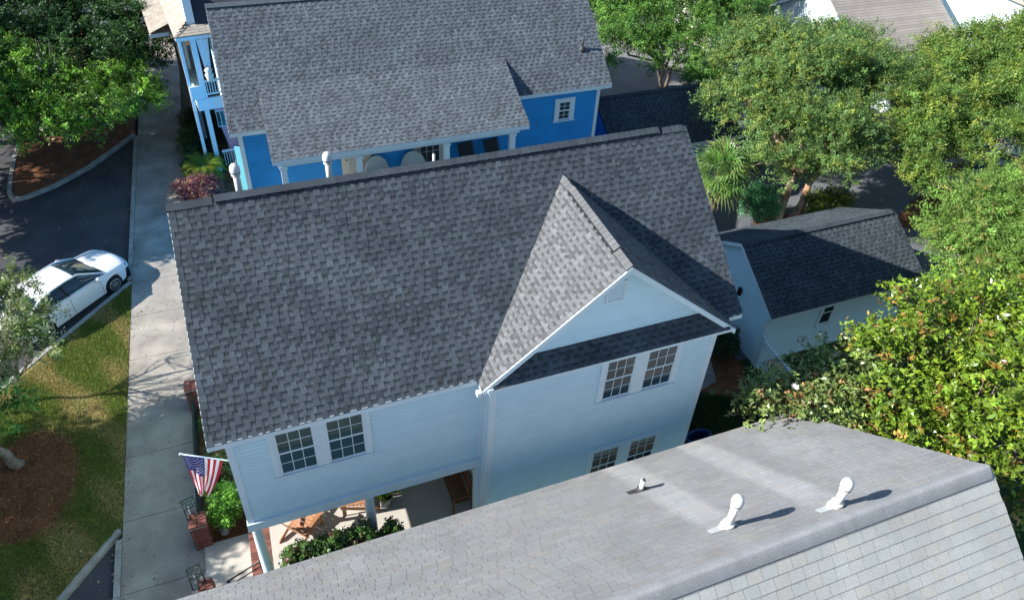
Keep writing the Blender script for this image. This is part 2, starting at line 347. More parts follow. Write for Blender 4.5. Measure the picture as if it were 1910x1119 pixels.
# ------------------------------------------------------------------ roofs
def roof_pieces(O, U, Vv, N, rows, e, rng_fn, style='lam', seed=0, jitter=.10, jmat=0, skip=None):
    """returns list of (MB, centre): single shingles lying in courses on the plane O + u*U + v*Vv"""
    g = random.Random(seed); out = []
    U = Vector(U); Vv = Vector(Vv); N = Vector(N); O = Vector(O)
    def P(u, v, h): return O+U*u+Vv*v+N*h
    for r in range(rows):
        u0, u1 = rng_fn((r+.5)*e)
        if u1-u0 < .05: continue
        v0 = r*e-.004; v1 = v0+e+.012
        if style == 'lam':
            u = u0; st = g.random()
            while u < u1-1e-4:
                wt = g.uniform(.095, .165) if g.random() < .88 else g.uniform(.04, .09); wg = g.uniform(.07, .13)
                tb = g.choice((.70, .85, .96, 1.03, 1.06, 1.14, 1.28))*g.uniform(.96, 1.04); t = (tb, tb, tb*(1.02 if g.random() < .3 else 1))
                hb, ht = .011, .006
                # raised tab
                a, b = u, min(u+wt, u1)
                if b-a > .02 and not (skip and skip(P((a+b)/2, (v0+v1)/2, 0))):
                    m = MB(); s_ = min(.018, (b-a)*.2)
                    q = [P(a, v0, hb), P(b, v0, hb), P(b-s_, v1, ht+.004), P(a+s_, v1, ht+.004)]
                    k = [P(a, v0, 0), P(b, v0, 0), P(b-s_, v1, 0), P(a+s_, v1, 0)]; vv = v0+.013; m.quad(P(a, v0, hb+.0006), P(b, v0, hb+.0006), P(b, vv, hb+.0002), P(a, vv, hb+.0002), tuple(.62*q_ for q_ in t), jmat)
                    m.add(q+k, ((0, 1, 2, 3), (4, 5, 1, 0), (5, 6, 2, 1), (7, 4, 0, 3)), t, jmat)
                    out.append((m, P((a+b)/2, (v0+v1)/2, 0)))
                # recessed backing with its printed dark band
                a, b = min(u+wt-.02, u1), min(u+wt+wg+.02, u1)
                if b-a > .02 and not (skip and skip(P((a+b)/2, (v0+v1)/2, 0))):
                    m = MB(); tl = g.uniform(1.0, 1.3); vm = v0+e*g.uniform(.40, .55); vb = v0+e*.72
                    h0, h1, h2 = .007, .005, .0035
                    m.add([P(a, v0, h0), P(b, v0, h0), P(b, vm, h1), P(a, vm, h1)], ((0, 1, 2, 3),), (tl, tl, tl), jmat)
                    m.quad(P(a, vm, h1), P(b, vm, h1), P(b, vb, h1), P(a, vb, h1), (.72*tl,)*3, jmat)
                    m.quad(P(a, vb, h1), P(b, vb, h1), P(b, v1, h2), P(a, v1, h2), (.45*tl,)*3, jmat)
                    m.quad(P(a, v0, 0), P(b, v0, 0), P(b, v0, h0), P(a, v0, h0), (.6,)*3, jmat)
                    out.append((m, P((a+b)/2, (v0+v1)/2, 0)))
                u += wt+wg
        else:
            W = .29; u = u0-W*((r*.5+g.uniform(-.06, .06)) % 1); k = 0
            while u < u1:
                wdt = W if g.random() > .07 else W*g.uniform(.22, .6)
                a, b = max(u+.0042, u0), min(u+wdt-.0042, u1); u += wdt
                if b-a < .015: continue
                if skip and skip(P((a+b)/2, (v0+v1)/2, 0)): continue
                tb = 1+g.gauss(0, jitter*.5); col = g.choice(((1, 1, 1), (1, 1, 1), (1.02, .99, .95), (.97, 1., 1.)))
                t = tuple(c*tb for c in col); dz = g.uniform(-.001, .0015)
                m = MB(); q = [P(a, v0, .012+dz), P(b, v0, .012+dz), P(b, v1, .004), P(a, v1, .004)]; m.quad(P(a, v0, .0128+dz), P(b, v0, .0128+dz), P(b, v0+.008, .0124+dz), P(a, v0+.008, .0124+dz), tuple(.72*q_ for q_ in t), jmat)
                kk = [P(a, v0, 0), P(b, v0, 0), P(b, v1, 0), P(a, v1, 0)]
                m.add(q+kk, ((0, 1, 2, 3), (4, 5, 1, 0), (5, 6, 2, 1), (7, 4, 0, 3)), t, jmat)
                out.append((m, P((a+b)/2, (v0+v1)/2, 0)))
    return out
def lay(roof, pieces, mats, nsep=300):
    pieces = [(m, c, (c-CAM).length if in_frame(c) else 1e3+(c-CAM).length) for m, c in pieces]
    pieces.sort(key=lambda q: q[2])
    sep = [q for q in pieces[:nsep] if q[2] < 1e3]
    for m, c, d in sep: m.build('shingle', mats, roof)
    big = MB()
    for m, c, d in pieces[len(sep):]:
        n = len(big.v); big.v += m.v; big.f += [[i+n for i in f] for f in m.f]; big.t += m.t; big.m += m.m
    if big.v: tag(big.build('shingles', mats, roof), kind='stuff')
def slope(p_eave, p_ridge):       # (y,z) pairs -> up-slope unit vector in the Y-Z plane, length
    d = Vector((0, p_ridge[0]-p_eave[0], p_ridge[1]-p_eave[1])); return d.normalized(), d.length
def caps(roof, a, b, mats, wd, pitch, step=.143, lift=.02, rounded=False, tvar=.1, seed=3, th=.012, axis='x', h=.0):
    """ridge-cap shingles bent over the line a-b, each a part"""
    g = random.Random(seed); a = Vector(a); b = Vector(b); d = (b-a).normalized(); L = (b-a).length
    sd = Vector((0, 0, 1)).cross(d).normalized(); n = int(L/step)
    for i in range(n):
        m = MB(); s0 = a+d*(i*step-.01); s1 = a+d*((i+1)*step+.006); t = 1+g.gauss(0, tvar); t = (t, t, t)
        prof = []
        K = 4 if rounded else 2
        for k in range(-K, K+1):
            f = k/K; y = f*wd
            if rounded: z = -abs(y)*math.tan(pitch)+.055*(1-abs(f)**2.5)*1.0
            else: z = -abs(y)*math.tan(pitch)+(.012 if k == 0 else .01)
            prof.append((y, z+h))
        l0 = lift+(g.uniform(-.002, .002) if not rounded else g.uniform(-.0008, .0008)); l1 = lift-th
        v = [s0+sd*y+Vector((0, 0, z+l0)) for y, z in prof]+[s1+sd*y+Vector((0, 0, z+l1)) for y, z in prof]
        c = len(prof); f = [(k, k+1, c+k+1, c+k) for k in range(c-1)]
        lowr = [s0+sd*y+Vector((0, 0, z+l0-.02-h)) for y, z in prof]
        m.add(v+lowr, f+([] if rounded else [(2*c+k, 2*c+k+1, k+1, k) for k in range(c-1)]), t)
        # edges of the cap on both long sides
        e1 = [v[0], v[c], v[c]+Vector((0, 0, -.03-h)), v[0]+Vector((0, 0, -.03-h))]; e2 = [v[c-1], v[2*c-1], v[2*c-1]+Vector((0, 0, -.03-h)), v[c-1]+Vector((0, 0, -.03-h))]
        if not h: m.add(e1, ((0, 1, 2, 3),), (.5, .5, .5)); m.add(e2, ((3, 2, 1, 0),), (.5, .5, .5))
        m.build('ridge_cap', mats, roof, rounded)

# ------------------------------------------------------------------ walls and windows
def boards(wall, x0, x1, z0, z1, y, mats='siding', step=.118, seed=0, xr=None):
    """lap boards on a wall facing -Y, one object per board; xr(z) gives the span for a gable"""
    g = random.Random(seed); z = z0
    while z < z1-.02:
        a, b = (x0, x1) if xr is None else xr(z+step*.5)
        zt = min(z+step+.01, z1)
        if b-a > .05:
            m = MB(); t = g.uniform(.975, 1.02); h0, h1 = .013, .003
            j = []
            if b-a > 3.4 and g.random() < .7: j = [a+(b-a)*g.uniform(.25, .75)]
            xs = [a]+j+[b]
            for k in range(len(xs)-1):
                p, q = xs[k]+(.002 if k else 0), xs[k+1]-(.002 if k < len(xs)-2 else 0)
                if xr is not None and k == 0 and len(xs) == 2:
                    a2, b2 = xr(zt); p2, q2 = a2, b2
                else: p2, q2 = p, q
                m.add([(p, y-h0, z), (q, y-h0, z), (q2, y-h1, zt), (p2, y-h1, zt), (p, y, z), (q, y, z), (q2, y, zt), (p2, y, zt)],
                      ((0, 1, 2, 3), (4, 5, 1, 0), (5, 6, 2, 1), (7, 4, 0, 3), (3, 2, 6, 7)), (t, t, t))
            dk = t*.76  # shade under each lap, painted as a dark strip on the board
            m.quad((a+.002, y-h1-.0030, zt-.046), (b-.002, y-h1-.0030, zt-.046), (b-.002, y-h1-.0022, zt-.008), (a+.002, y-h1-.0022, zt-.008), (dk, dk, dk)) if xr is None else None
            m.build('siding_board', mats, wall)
        z += step
PANE = {}
def pane_mesh(w_, h_, mats):
    k = (round(w_, 3), round(h_, 3), mats)
    if k not in PANE:
        m = MB(); m.box((-w_/2, 0, -h_/2), (w_/2, .006, h_/2)); me = bpy.data.meshes.new('pane')
        me.from_pydata(m.v, [], m.f); me.materials.append(M[mats]); PANE[k] = me
    return PANE[k]
def window(parent, x0, x1, z0, z1, y, lites=(3, 2), casing=.10, glass=('glass', 'glass'), double=True, sash_t=.045, name='window', trim='trim', label=None, sides=None, ext=(.04, .04), head=True):
    """double-hung window on a wall facing -Y; x0..z1 is the glazed opening"""
    fr = MB(); t = .055; c = casing; yf = y-t
    l, r_ = sides or (casing, casing)
    fr.box((x0-l-.03, yf, z0-.02), (x0-.03, y, z1+c)); fr.box((x1+.03, yf, z0-.02), (x1+r_+.03, y, z1+c))
    if head: fr.box((x0-.03, yf+.002, z1+.03), (x1+.03, y, z1+c-.002))
    fr.box((x0-.029, yf+.006, z0-.03), (x0, y+.03, z1+.029)); fr.box((x1, yf+.006, z0-.03), (x1+.029, y+.03, z1+.029)); fr.box((x0, yf+.007, z1), (x1, y+.03, z1+.028))
    fr.box((x0-l-.03-ext[0], y-t-.03, z0-.065), (x1+r_+.03+ext[1], y, z0-.03))
    w_ = fr.build(name, trim, parent)
    if label: w_['label'] = label
    zm = (z0+z1)/2; nx, nz = lites
    spans = ((z0, zm, y-.026, glass[0]), (zm, z1, y-.040, glass[1])) if double else ((z0, z1, y-.030, glass[0]),)
    for za, zb, ys, gm in spans:
        s_ = MB(); k = sash_t*.5
        s_.box((x0, ys-.012, za), (x0+k, ys+.012, zb)); s_.box((x1-k, ys-.012, za), (x1, ys+.012, zb))
        s_.box((x0+k, ys-.011, za), (x1-k, ys+.011, za+sash_t*.8)); s_.box((x0+k, ys-.011, zb-sash_t*.6), (x1-k, ys+.011, zb))
        s_.build('sash', trim, w_)
        xa, xb = x0+k, x1-k; a, b = za+sash_t*.8, zb-sash_t*.6; mw = .015
        for i in range(1, nx):
            m = MB(); xx = xa+(xb-xa)*i/nx; m.box((xx-mw/2, ys-.007, a), (xx+mw/2, ys+.008, b)); m.build('muntin', trim, w_)
        for i in range(1, nz):
            m = MB(); zz = a+(b-a)*i/nz; m.box((xa, ys-.006, zz-mw/2), (xb, ys+.0075, zz+mw/2)); m.build('muntin', trim, w_)
        for i in range(nx):
            for j in range(nz):
                pw, ph = (xb-xa)/nx, (b-a)/nz
                piece('pane', pane_mesh(pw, ph, gm), w_, (xa+pw*(i+.5), ys, a+ph*(j+.5)))
    return w_
def wallmesh(parent, boxes, mats='siding', name='wall', tris=()):
    m = MB()
    for b in boxes: m.box(*b)
    for p, off in tris: m.prism(p, off)
    return m.build(name, mats, parent)

# ------------------------------------------------------------------ ground
def sheet(name, poly, z, mats, kind='structure'):
    m = MB(); m.add([(x, y, z) for x, y in poly], [tuple(range(len(poly)))]); o = m.build(name, mats)
    return tag(o, kind=kind)
def slabpoly(name, poly, z0, z1, mats, parent=None):
    m = MB(); m.prism([(x, y, z0) for x, y in poly], (0, 0, z1-z0)); o = m.build(name, mats, parent)
    if not parent: tag(o, kind='structure')
    return o
ZR = -.13
m = MB(); m.add([(-300, -300, -.16), (300, -300, -.16), (300, 300, -.16), (-300, 300, -.16)], ((0, 1, 2, 3),)); tag(m.build('ground', 'earth'), kind='structure')
sheet('road', [(-60, -40), (-3.45, -40), (-3.45, 80), (-60, 80)], ZR, 'asph')
# plots east of the pavement
slabpoly('garden_soil', [(-1.45, -30), (13, -30), (13, 60), (-1.45, 60)], -.155, -.012, 'earth')
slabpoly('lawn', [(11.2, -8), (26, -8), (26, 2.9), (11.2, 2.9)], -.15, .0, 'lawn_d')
slabpoly('driveway', [(15.2, 2.905), (60, 2.905), (60, 60), (15.2, 60)], -.154, -.008, 'drive')
sheet('parking_court', [(15.2, 17.5), (27, 17.5), (27, 30), (15.2, 30)], -.003, 'court')
m = MB(); 
# pavement with single slabs
pv = MB(); pv.box((-3.36, -12, -.15), (-1.43, 52, -.02)); pave = tag(pv.build('pavement', 'kerb'), kind='structure')
js = [-9, -7, -5, -3, -.95, 1.05, 3.08, 5.14, 7.08, 9.0, 11.06, 12.89, 13.91, 15.75, 17.2, 18.58, 20.4, 22.57, 24.58, 26.78, 28.8, 30.8, 32.8, 34.8, 36.8]
for i in range(len(js)-1):
    s = MB(); t = random.uniform(.93, 1.06); tl = .0
    a, b = js[i]+.008, js[i+1]-.008; dz = random.uniform(-.002, .003)
    s.prism([(-3.355, a, -.03), (-1.435, a+.0, -.03), (-1.435, b, -.03), (-3.355, b, -.03)], (0, 0, .03+dz), (t, t*.995, t*.98)); s.build('paving_slab', 'conc', pave)
# cross street far behind
sheet('cross_street', [(-60, 37.2), (60, 37.2), (60, 45), (-60, 45)], ZR+.15, 'drive')
# planted islands in the parking street, with kerbs
IA = [(-3.375, 13.0), (-6.02, 9.93), (-9.6, 5.7), (-9.9, -4.9), (-8.9, -4.0), (-4.69, 1.41), (-3.56, 2.75), (-3.375, 2.95)]
IB = [(-3.5, 23.83), (-5.26, 21.47), (-6.5, 20.32), (-7.43, 19.78), (-7.75, 19.72), (-7.95, 19.82), (-8.1, 20.15), (-8.2, 21.0), (-8.28, 22.79), (-8.2, 40), (-3.375, 40)]
slabpoly('grass_verge', IA, -.15, -.015, 'lawn')
slabpoly('tree_island', IB, -.15, -.015, 'mulch')
def kerb(name, pts, wd=.16):
    m = MB(); P = [Vector((x, y, 0)) for x, y in pts]; lf = []
    for i, p in enumerate(P):
        d = (P[min(i+1, len(P)-1)]-P[max(i-1, 0)]).normalized(); n = Vector((-d.y, d.x, 0)); lf.append((p-n*wd/2, p+n*wd/2))
    for i in range(len(P)-1):
        a, b = lf[i]; c, d = lf[i+1]
        m.prism([(a.x, a.y, -.15), (c.x, c.y, -.15), (d.x, d.y, -.15), (b.x, b.y, -.15)], (0, 0, .156))
    return tag(m.build(name, 'kerb'), kind='structure')
kerb('kerb', [(-3.40, 12.98), (-6.06, 9.98), (-9.7, 5.65), (-10, 3)])
kerb('kerb', [(-3.44, 2.9), (-3.62, 2.70), (-4.75, 1.37), (-8.9, -4.0)])
kerb('kerb', IB[:10])
kerb('kerb', [(-3.44, 23.6), (-3.44, 13.1)], .15); kerb('kerb', [(-3.44, 2.6), (-3.44, -8)], .15)
# mulch ring and beds
def ring(cx, cy, rx, ry, n=28, s=1, amp=.14):
    return [(cx+rx*math.cos(2*PI*k/n)*(1+amp*math.sin(3*2*PI*k/n+s)), cy+ry*math.sin(2*PI*k/n)*(1+amp*math.cos(2*2*PI*k/n+s))) for k in range(n)]
sheet('mulch_bed', ring(-5.75, 5.1, 1.35, 2.0), -.009, 'mulch')
sheet('mulch_bed', [(-1.40, 1.75), (-.35, 1.75), (-.05, 2.1), (-.05, 7.2), (-1.40, 7.2)], -.004, 'mulch')
sheet('mulch_bed', [(-1.40, 12.0), (1.1, 12.0), (.6, 19.3), (-1.40, 19.4)], -.004, 'mulch')
sheet('mulch_bed', ring(21.8, 8.8, 1.6, .75, s=2), .001, 'mulch')
sheet('mulch_bed', [(14.6, 1.5), (15.5, 2.6), (15.5, 4.4), (13.2, 4.4), (13.4, 2.2)], .006, 'mulch')
sheet('mulch_bed', ring(29.5, 7.6, 2.6, 1.2, s=4), .001, 'mulch')
slabpoly('garden_path', [(13.2, 2.1), (14.25, 2.35), (14.6, 3.3), (13.9, 3.9), (12.0, 3.6), (12.0, 2.0)], .0, .03, 'conc')
slabpoly('garden_walk', [(-1.42, .35), (-.32, .35), (-.32, 1.72), (-1.42, 1.72)], -.02, .045, 'conc_lt')
# grass blades
def grass(name, poly, n, h, cols, hole=None, label=None, z=-.012):
    xs = [p[0] for p in poly]; ys = [p[1] for p in poly]
    g = np.random.default_rng(11); X = g.uniform(min(xs), max(xs), n); Y = g.uniform(min(ys), max(ys), n)
    ins = np.zeros(n, bool); j = len(poly)-1
    for i in range(len(poly)):
        xi, yi = poly[i]; xj, yj = poly[j]
        ins ^= ((yi > Y) != (yj > Y)) & (X < (xj-xi)*(Y-yi)/((yj-yi) or 1e-9)+xi); j = i
    if hole: ins &= ~((((X-hole[0])/hole[2])**2+((Y-hole[1])/hole[3])**2) < g.uniform(.75, 1.1, n))
    X, Y = X[ins], Y[ins]; k = len(X)
    pat = np.sin(X*1.9+1)*np.cos(Y*1.3)+.6*np.sin(X*4.1+Y*2.7)+.35*g.normal(size=k)
    c = np.where((pat > .22)[:, None], np.array(cols[1]), np.array(cols[0]))*np.exp(g.normal(size=(k, 1))*.3)
    keep = ~((pat > .75) & (g.random(k) < .6)); X, Y, c = X[keep], Y[keep], c[keep]; k = len(X)
    a = g.uniform(0, 2*PI, k); hh = h*g.uniform(.5, 1.3, k); ln = g.normal(size=(k, 2))*h*.6
    wv = np.stack([np.cos(a), np.sin(a), np.zeros(k)], 1)*.010
    p = np.stack([X, Y, np.full(k, z)], 1); tip = p+np.stack([ln[:, 0], ln[:, 1], hh], 1)
    v = np.stack([p-wv, p+wv, tip], 1).reshape(-1, 3)
    me = bpy.data.meshes.new(name); me.vertices.add(3*k); me.vertices.foreach_set('co', v.astype(np.float32).ravel())
    me.loops.add(3*k); me.loops.foreach_set('vertex_index', np.arange(3*k, dtype=np.int32)); me.polygons.add(k)
    me.polygons.foreach_set('loop_start', np.arange(0, 3*k, 3, dtype=np.int32))
    at = me.attributes.new('tone', 'FLOAT_COLOR', 'FACE'); arr = np.ones((k, 4), np.float32); arr[:, :3] = np.clip(c, 0, 1); at.data.foreach_set('color', arr.ravel())
    me.materials.append(M['blade']); me.update(calc_edges=True)
    return tag(link(name, me, None, (0, 0, 0)), label, 'grass', kind='stuff')
grass('grass', [(-3.38, 12.85), (-6.0, 9.75), (-9, 6.2), (-9, -4), (-4.65, 1.55), (-3.5, 2.9), (-3.38, 3.0)], 420000, .050,
      ((.155, .225, .034), (.42, .34, .13)), (-5.75, 5.1, 1.3, 1.9), 'mown grass with straw patches between parked car and pavement')
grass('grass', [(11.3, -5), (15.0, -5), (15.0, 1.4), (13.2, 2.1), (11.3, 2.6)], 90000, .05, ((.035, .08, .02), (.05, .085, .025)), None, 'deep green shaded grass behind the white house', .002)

# ------------------------------------------------------------------ THE WHITE HOUSE
YE, ZE, YR, ZR2 = -.295, 6.21, 3.427, 9.243
XL, XR = -.291, 11.709
SU, SL = slope((YE, ZE), (YR, ZR2)); SN = Vector((0, -SU.z, SU.y))
house = thing('white_house', (5.7, 3.4, 0), 'white lap-sided two-storey house with charcoal shingle roof in the middle', 'house')
m = MB(); m.box((0, .0, 3.0), (11.4, 6.85, 6.15)); m.box((5.35, 0, 0), (11.4, 6.85, 3.0)); m.box((0, 2.4, 0), (5.35, 6.85, 3.0))
m.box((5.35, -.4, 0), (10.987, 0, 6.15))
m.prism([(.02, .1, 6.15), (.02, 6.75, 6.15), (.02, 3.427, 8.9)], (11.36, 0, 0)); m.prism([(5.45, -.3, 6.15), (10.9, -.3, 6.15), (8.17, -.3, 8.5)], (0, 2.5, 0))
wall = m.build('wall', 'siding', house)
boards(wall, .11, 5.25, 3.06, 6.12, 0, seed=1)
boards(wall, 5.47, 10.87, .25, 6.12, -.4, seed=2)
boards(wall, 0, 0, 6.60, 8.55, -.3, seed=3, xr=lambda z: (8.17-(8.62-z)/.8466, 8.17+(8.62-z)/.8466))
def end_boards(wall, x, sgn, y0, y1, z0, z1, step=.105, top=None, mats='siding'):
    z = z0
    while z < z1:
        a, b = y0, y1; zt = z+step+.01
        if top and zt > top[0]: f = (zt-top[0])*top[1]; a += f; b -= f
        if b-a > .2:
            m = MB(); t = random.uniform(.94, 1.04); xo, xi = x+sgn*.024, x+sgn*.003
            m.add([(xo, a, z), (xo, b, z), (xi, b, zt), (xi, a, zt), (x, a, z), (x, b, z), (x, b, zt), (x, a, zt)], ((0, 1, 2, 3), (4, 5, 1, 0), (5, 6, 2, 1), (7, 4, 0, 3)), (t, t, t)); m.build('siding_board', mats, wall)
        z += step
end_boards(wall, 0, -1, .13, 6.8, 3.06, 8.8, top=(6.1, 1.25)); end_boards(wall, 11.4, 1, .05, 6.8, .2, 8.8, top=(6.1, 1.25))
# trims
def trimbox(parent, name, lo, hi, mats='trim', label=None):
    m = MB(); m.box(lo, hi); o = m.build(name, mats, parent)
    if label: o['label'] = label
    return o
for lo, hi in (((-.025, -.03, 2.98), (.11, .0, 6.13)), ((-.028, 0, 2.98), (-.002, .12, 6.13)), ((5.345, -.428, .2), (5.475, -.4, 6.12)), ((5.322, -.43, .2), (5.348, -.0, 6.12)),
               ((10.865, -.428, .2), (10.99, -.4, 6.12)), ((10.988, -.43, .2), (11.012, -.28, 6.12)), ((5.25, -.03, 3.0), (5.32, 0, 6.1))):
    trimbox(house, 'corner_board', lo, hi)
trimbox(house, 'porch_beam', (-.05, -.05, 2.74), (5.32, .22, 2.995)); trimbox(house, 'porch_beam', (-.05, .222, 2.745), (.2, 2.4, 2.995))
trimbox(house, 'drip_ledge', (-.04, -.075, 2.997), (5.32, .0, 3.04))
trimbox(house, 'porch_ceiling', (.2, .222, 2.94), (5.3, 2.4, 2.992)); trimbox(house, 'pilaster', (5.19, -.03, .45), (5.318, .14, 2.738))
trimbox(house, 'frieze_board', (.0, -.022, 5.96), (5.3, .0, 6.12)); trimbox(house, 'frieze_board', (5.48, -.425, 5.93), (10.86, -.4, 6.13))
# soffits, fascias, rakes
m = MB(); m.box((XL+.02, YE+.02, 6.12), (XR-.02, 0, 6.16)); m.build('soffit', 'trim', house)
trimbox(house, 'fascia', (XL+.01, YE-.012, 6.06), (5.05, YE+.018, 6.215)); trimbox(house, 'fascia', (11.34, YE-.012, 6.06), (XR-.01, YE+.018, 6.215))
for x in (XL, XR-.03):
    m = MB(); m.prism([(x, YE, ZE-.17), (x, YR, ZR2-.17), (x, YR, ZR2-.02), (x, YE, ZE-.02)], (.03, 0, 0)); m.prism([(x, 2*YR-YE, ZE-.17), (x, YR+.001, ZR2-.17), (x, YR+.001, ZR2-.02), (x, 2*YR-YE, ZE-.02)], (.03, 0, 0)); m.build('rake_board', 'trim', house)
GX, GZ, GY = 8.17, 8.785, -.60; GT = .8466; GEL, GER = 5.10, 11.33
def gz(x): return GZ-abs(x-GX)*GT
for xe, sgn in ((GEL, -1), (GER, 1)):
    m = MB(); m.prism([(xe, GY-.02, gz(xe)-.17), (GX, GY-.02, GZ-.17), (GX, GY-.02, GZ-.02), (xe, GY-.02, gz(xe)-.02)], (0, .035, 0)); m.build('rake_board', 'trim', house)
    m = MB(); m.prism([(xe, GY+.02, gz(xe)-.10), (GX, GY+.02, GZ-.10), (GX, GY+.02, GZ-.07), (xe, GY+.02, gz(xe)-.07)], (0, .30, 0)); m.build('soffit', 'trim', house)
    m = MB(); m.prism([(xe-sgn*.15, -.335, gz(xe-sgn*.15)-.22), (GX, -.335, GZ-.22), (GX, -.335, GZ-.105), (xe-sgn*.15, -.335, gz(xe-sgn*.15)-.105)], (0, .03, 0)); m.build('frieze_board', 'trim', house)
    m = MB(); x2 = xe-sgn*.02; m.box((min(xe, x2), GY, gz(xe)-.16), (max(xe, x2), .3, gz(xe)-.01)); m.build('fascia', 'trim', house)
m = MB(); m.box((GEL+.1, -.66, 6.10), (GER-.1, -.635, 6.20)); m.box((GEL+.12, -.632, 6.125), (GER-.12, -.43, 6.15)); m.build('fascia', 'trim', house)
m = MB(); m.box((4.98, -.615, 6.02), (5.08, -.50, 6.13)); m.build('gutter_end', 'trim', house)
# roof: deck + shingles
rf = MB()
rf.prism([(XL+.01, YE, ZE-.02), (XL+.01, YR, ZR2-.02), (XL+.01, 2*YR-YE, ZE-.02), (XL+.01, 2*YR-YE, ZE-.06), (XL+.01, YR, ZR2-.06), (XL+.01, YE, ZE-.06)], (XR-XL-.02, 0, 0))
rf.prism([(GEL, GY+.016, gz(GEL)-.02), (GX, GY+.016, GZ-.02), (GER, GY+.016, gz(GER)-.02), (GER, GY+.016, gz(GER)-.06), (GX, GY+.016, GZ-.06), (GEL, GY+.016, gz(GEL)-.06)], (0, 3.3, 0))
roof = rf.build('roof', 'gap', house)
EX = SL/34
def under_gable(p): return GEL+.05 < p.x < GER-.05 and gz(p.x) > p.z+.10 and p.y < 3.0
pcs = roof_pieces((XL, YE-.02, ZE-.015), (1, 0, 0), SU, SN, 34, EX, lambda v: (0, XR-XL), seed=5, skip=under_gable)
bk = MB(); SB = Vector((0, -SU.y, SU.z)); nb = Vector((0, SU.z, SU.y))
def course_plane(mb, O, U, Vv, N, rows, e, ulen, tone=(1, 1, 1), mi=0):
    O = Vector(O); U = Vector(U)
    for r in range(rows):
        a = O+Vv*(r*e); mb.add([a+N*.012, a+U*ulen+N*.012, a+U*ulen+Vv*e+N*.004, a+Vv*e+N*.004, a, a+U*ulen], ((0, 1, 2, 3), (4, 5, 1, 0)), tuple(t*random.uniform(.9, 1.08) for t in tone[:1])*3, mi)
course_plane(bk, (XL, 2*YR-YE, ZE-.015), (1, 0, 0), SB, nb, 34, EX, XR-XL); tag(bk.build('back_shingles', 'sh_main', roof), kind='stuff')
gl = math.hypot(GX-GEL, GZ-gz(GEL)); GU = Vector((GX-GEL, 0, GZ-gz(GEL))).normalized(); GN = Vector((-GU.z, 0, GU.x))
def gr(v):
    z = gz(GEL)+GU.z*v; yi = YE+(z-ZE)/((ZR2-ZE)/(YR-YE)); return (0, yi-GY+.16)
gp = roof_pieces((GEL, GY, gz(GEL)-.012), (0, 1, 0), GU, GN, int(gl/EX)+1, gl/(int(gl/EX)+1), gr, seed=9, jmat=1)
gl2 = math.hypot(GX-GER, GZ-gz(GER)); GU2 = Vector((GX-GER, 0, GZ-gz(GER))).normalized(); GN2 = Vector((-GU2.z, 0, GU2.x))*-1
def gr2(v):
    z = gz(GER)+GU2.z*v; yi = YE+(z-ZE)/((ZR2-ZE)/(YR-YE)); return (0, yi-GY+.16)
gp2 = roof_pieces((GER, GY, gz(GER)-.012), (0, 1, 0), GU2, GN2, int(gl2/EX)+1, gl2/(int(gl2/EX)+1), gr2, seed=10, jmat=1)
# skirt roof below the gable
pz0, pz1, py0, py1 = 6.20, 6.62, -.665, -.29
pu, pl_ = slope((py0, pz0), (py1, pz1)); pn = Vector((0, -pu.z, pu.y))
pp = roof_pieces((GEL+.1, py0, pz0-.005), (1, 0, 0), pu, pn, 4, pl_/4, lambda v: (.04+v*1.0, GER-GEL-.24-v*1.0), seed=12, jmat=0)
m = MB(); a, b = (GEL+.16, GER-.16), (5.72, 10.62); m.add([(a[0], py0+.02, pz0-.03), (a[1], py0+.02, pz0-.03), (b[1], py1, pz1-.03), (b[0], py1, pz1-.03), (a[0], py1, pz0-.04), (a[1], py1, pz0-.04)], ((0, 1, 2, 3), (0, 4, 5, 1), (4, 3, 2, 5), (0, 3, 4), (1, 5, 2))); m.build('skirt_roof_deck', 'gap', roof)
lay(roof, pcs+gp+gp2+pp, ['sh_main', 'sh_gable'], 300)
# ridge: flat caps at both ends, raised ridge vent between
caps(roof, (XL, YR, ZR2), (.62, YR, ZR2), 'sh_main', .13, R(38), lift=.025, tvar=.06)
caps(roof, (.62, YR, ZR2), (11.02, YR, ZR2), 'sh_main', .125, R(36), lift=.032, tvar=.06, h=.035, seed=4)
caps(roof, (11.03, YR, ZR2), (XR, YR, ZR2), 'sh_main', .13, R(38), lift=.025, tvar=.06, seed=6)
m = MB(); m.prism([(.63, YR-.135, ZR2-.115), (.63, YR, ZR2+.045), (.63, YR+.135, ZR2-.115), (.63, YR, ZR2-.03)], (10.4, 0, 0)); m.build('ridge_vent', 'gap', roof)
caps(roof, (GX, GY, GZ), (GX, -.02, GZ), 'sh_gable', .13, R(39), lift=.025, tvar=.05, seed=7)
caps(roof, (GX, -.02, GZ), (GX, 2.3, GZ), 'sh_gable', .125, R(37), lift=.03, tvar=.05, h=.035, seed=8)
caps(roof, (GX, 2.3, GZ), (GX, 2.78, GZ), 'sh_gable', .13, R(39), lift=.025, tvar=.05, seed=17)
m = MB(); m.prism([(GX-.14, -.01, GZ-.125), (GX, -.01, GZ+.04), (GX+.14, -.01, GZ-.125), (GX, -.01, GZ-.03)], (0, 2.3, 0)); m.build('ridge_vent', 'gap', roof)
# windows
blinds = ('blind', 'glassg')
for (xa, xb, xc, xd, za, zb, y, gls, hd) in ((.90, 1.64, 1.91, 2.67, 4.43, 5.80, 0, blinds, False), (8.13, 8.85, 9.18, 9.95, 4.55, 5.89, -.4, ('glass', 'glass'), False), (8.18, 8.92, 9.24, 10.0, 1.20, 2.52, -.4, ('glass', 'glass'), True)):
    hm = (xc-xb-.06)/2-.001
    window(house, xa, xb, za, zb, y, glass=gls, casing=.115, sides=(.115, hm), ext=(.02, 0), head=hd)
    window(house, xc, xd, za, zb, y, glass=gls, casing=.115, sides=(hm, .115), ext=(0, .02), head=hd)
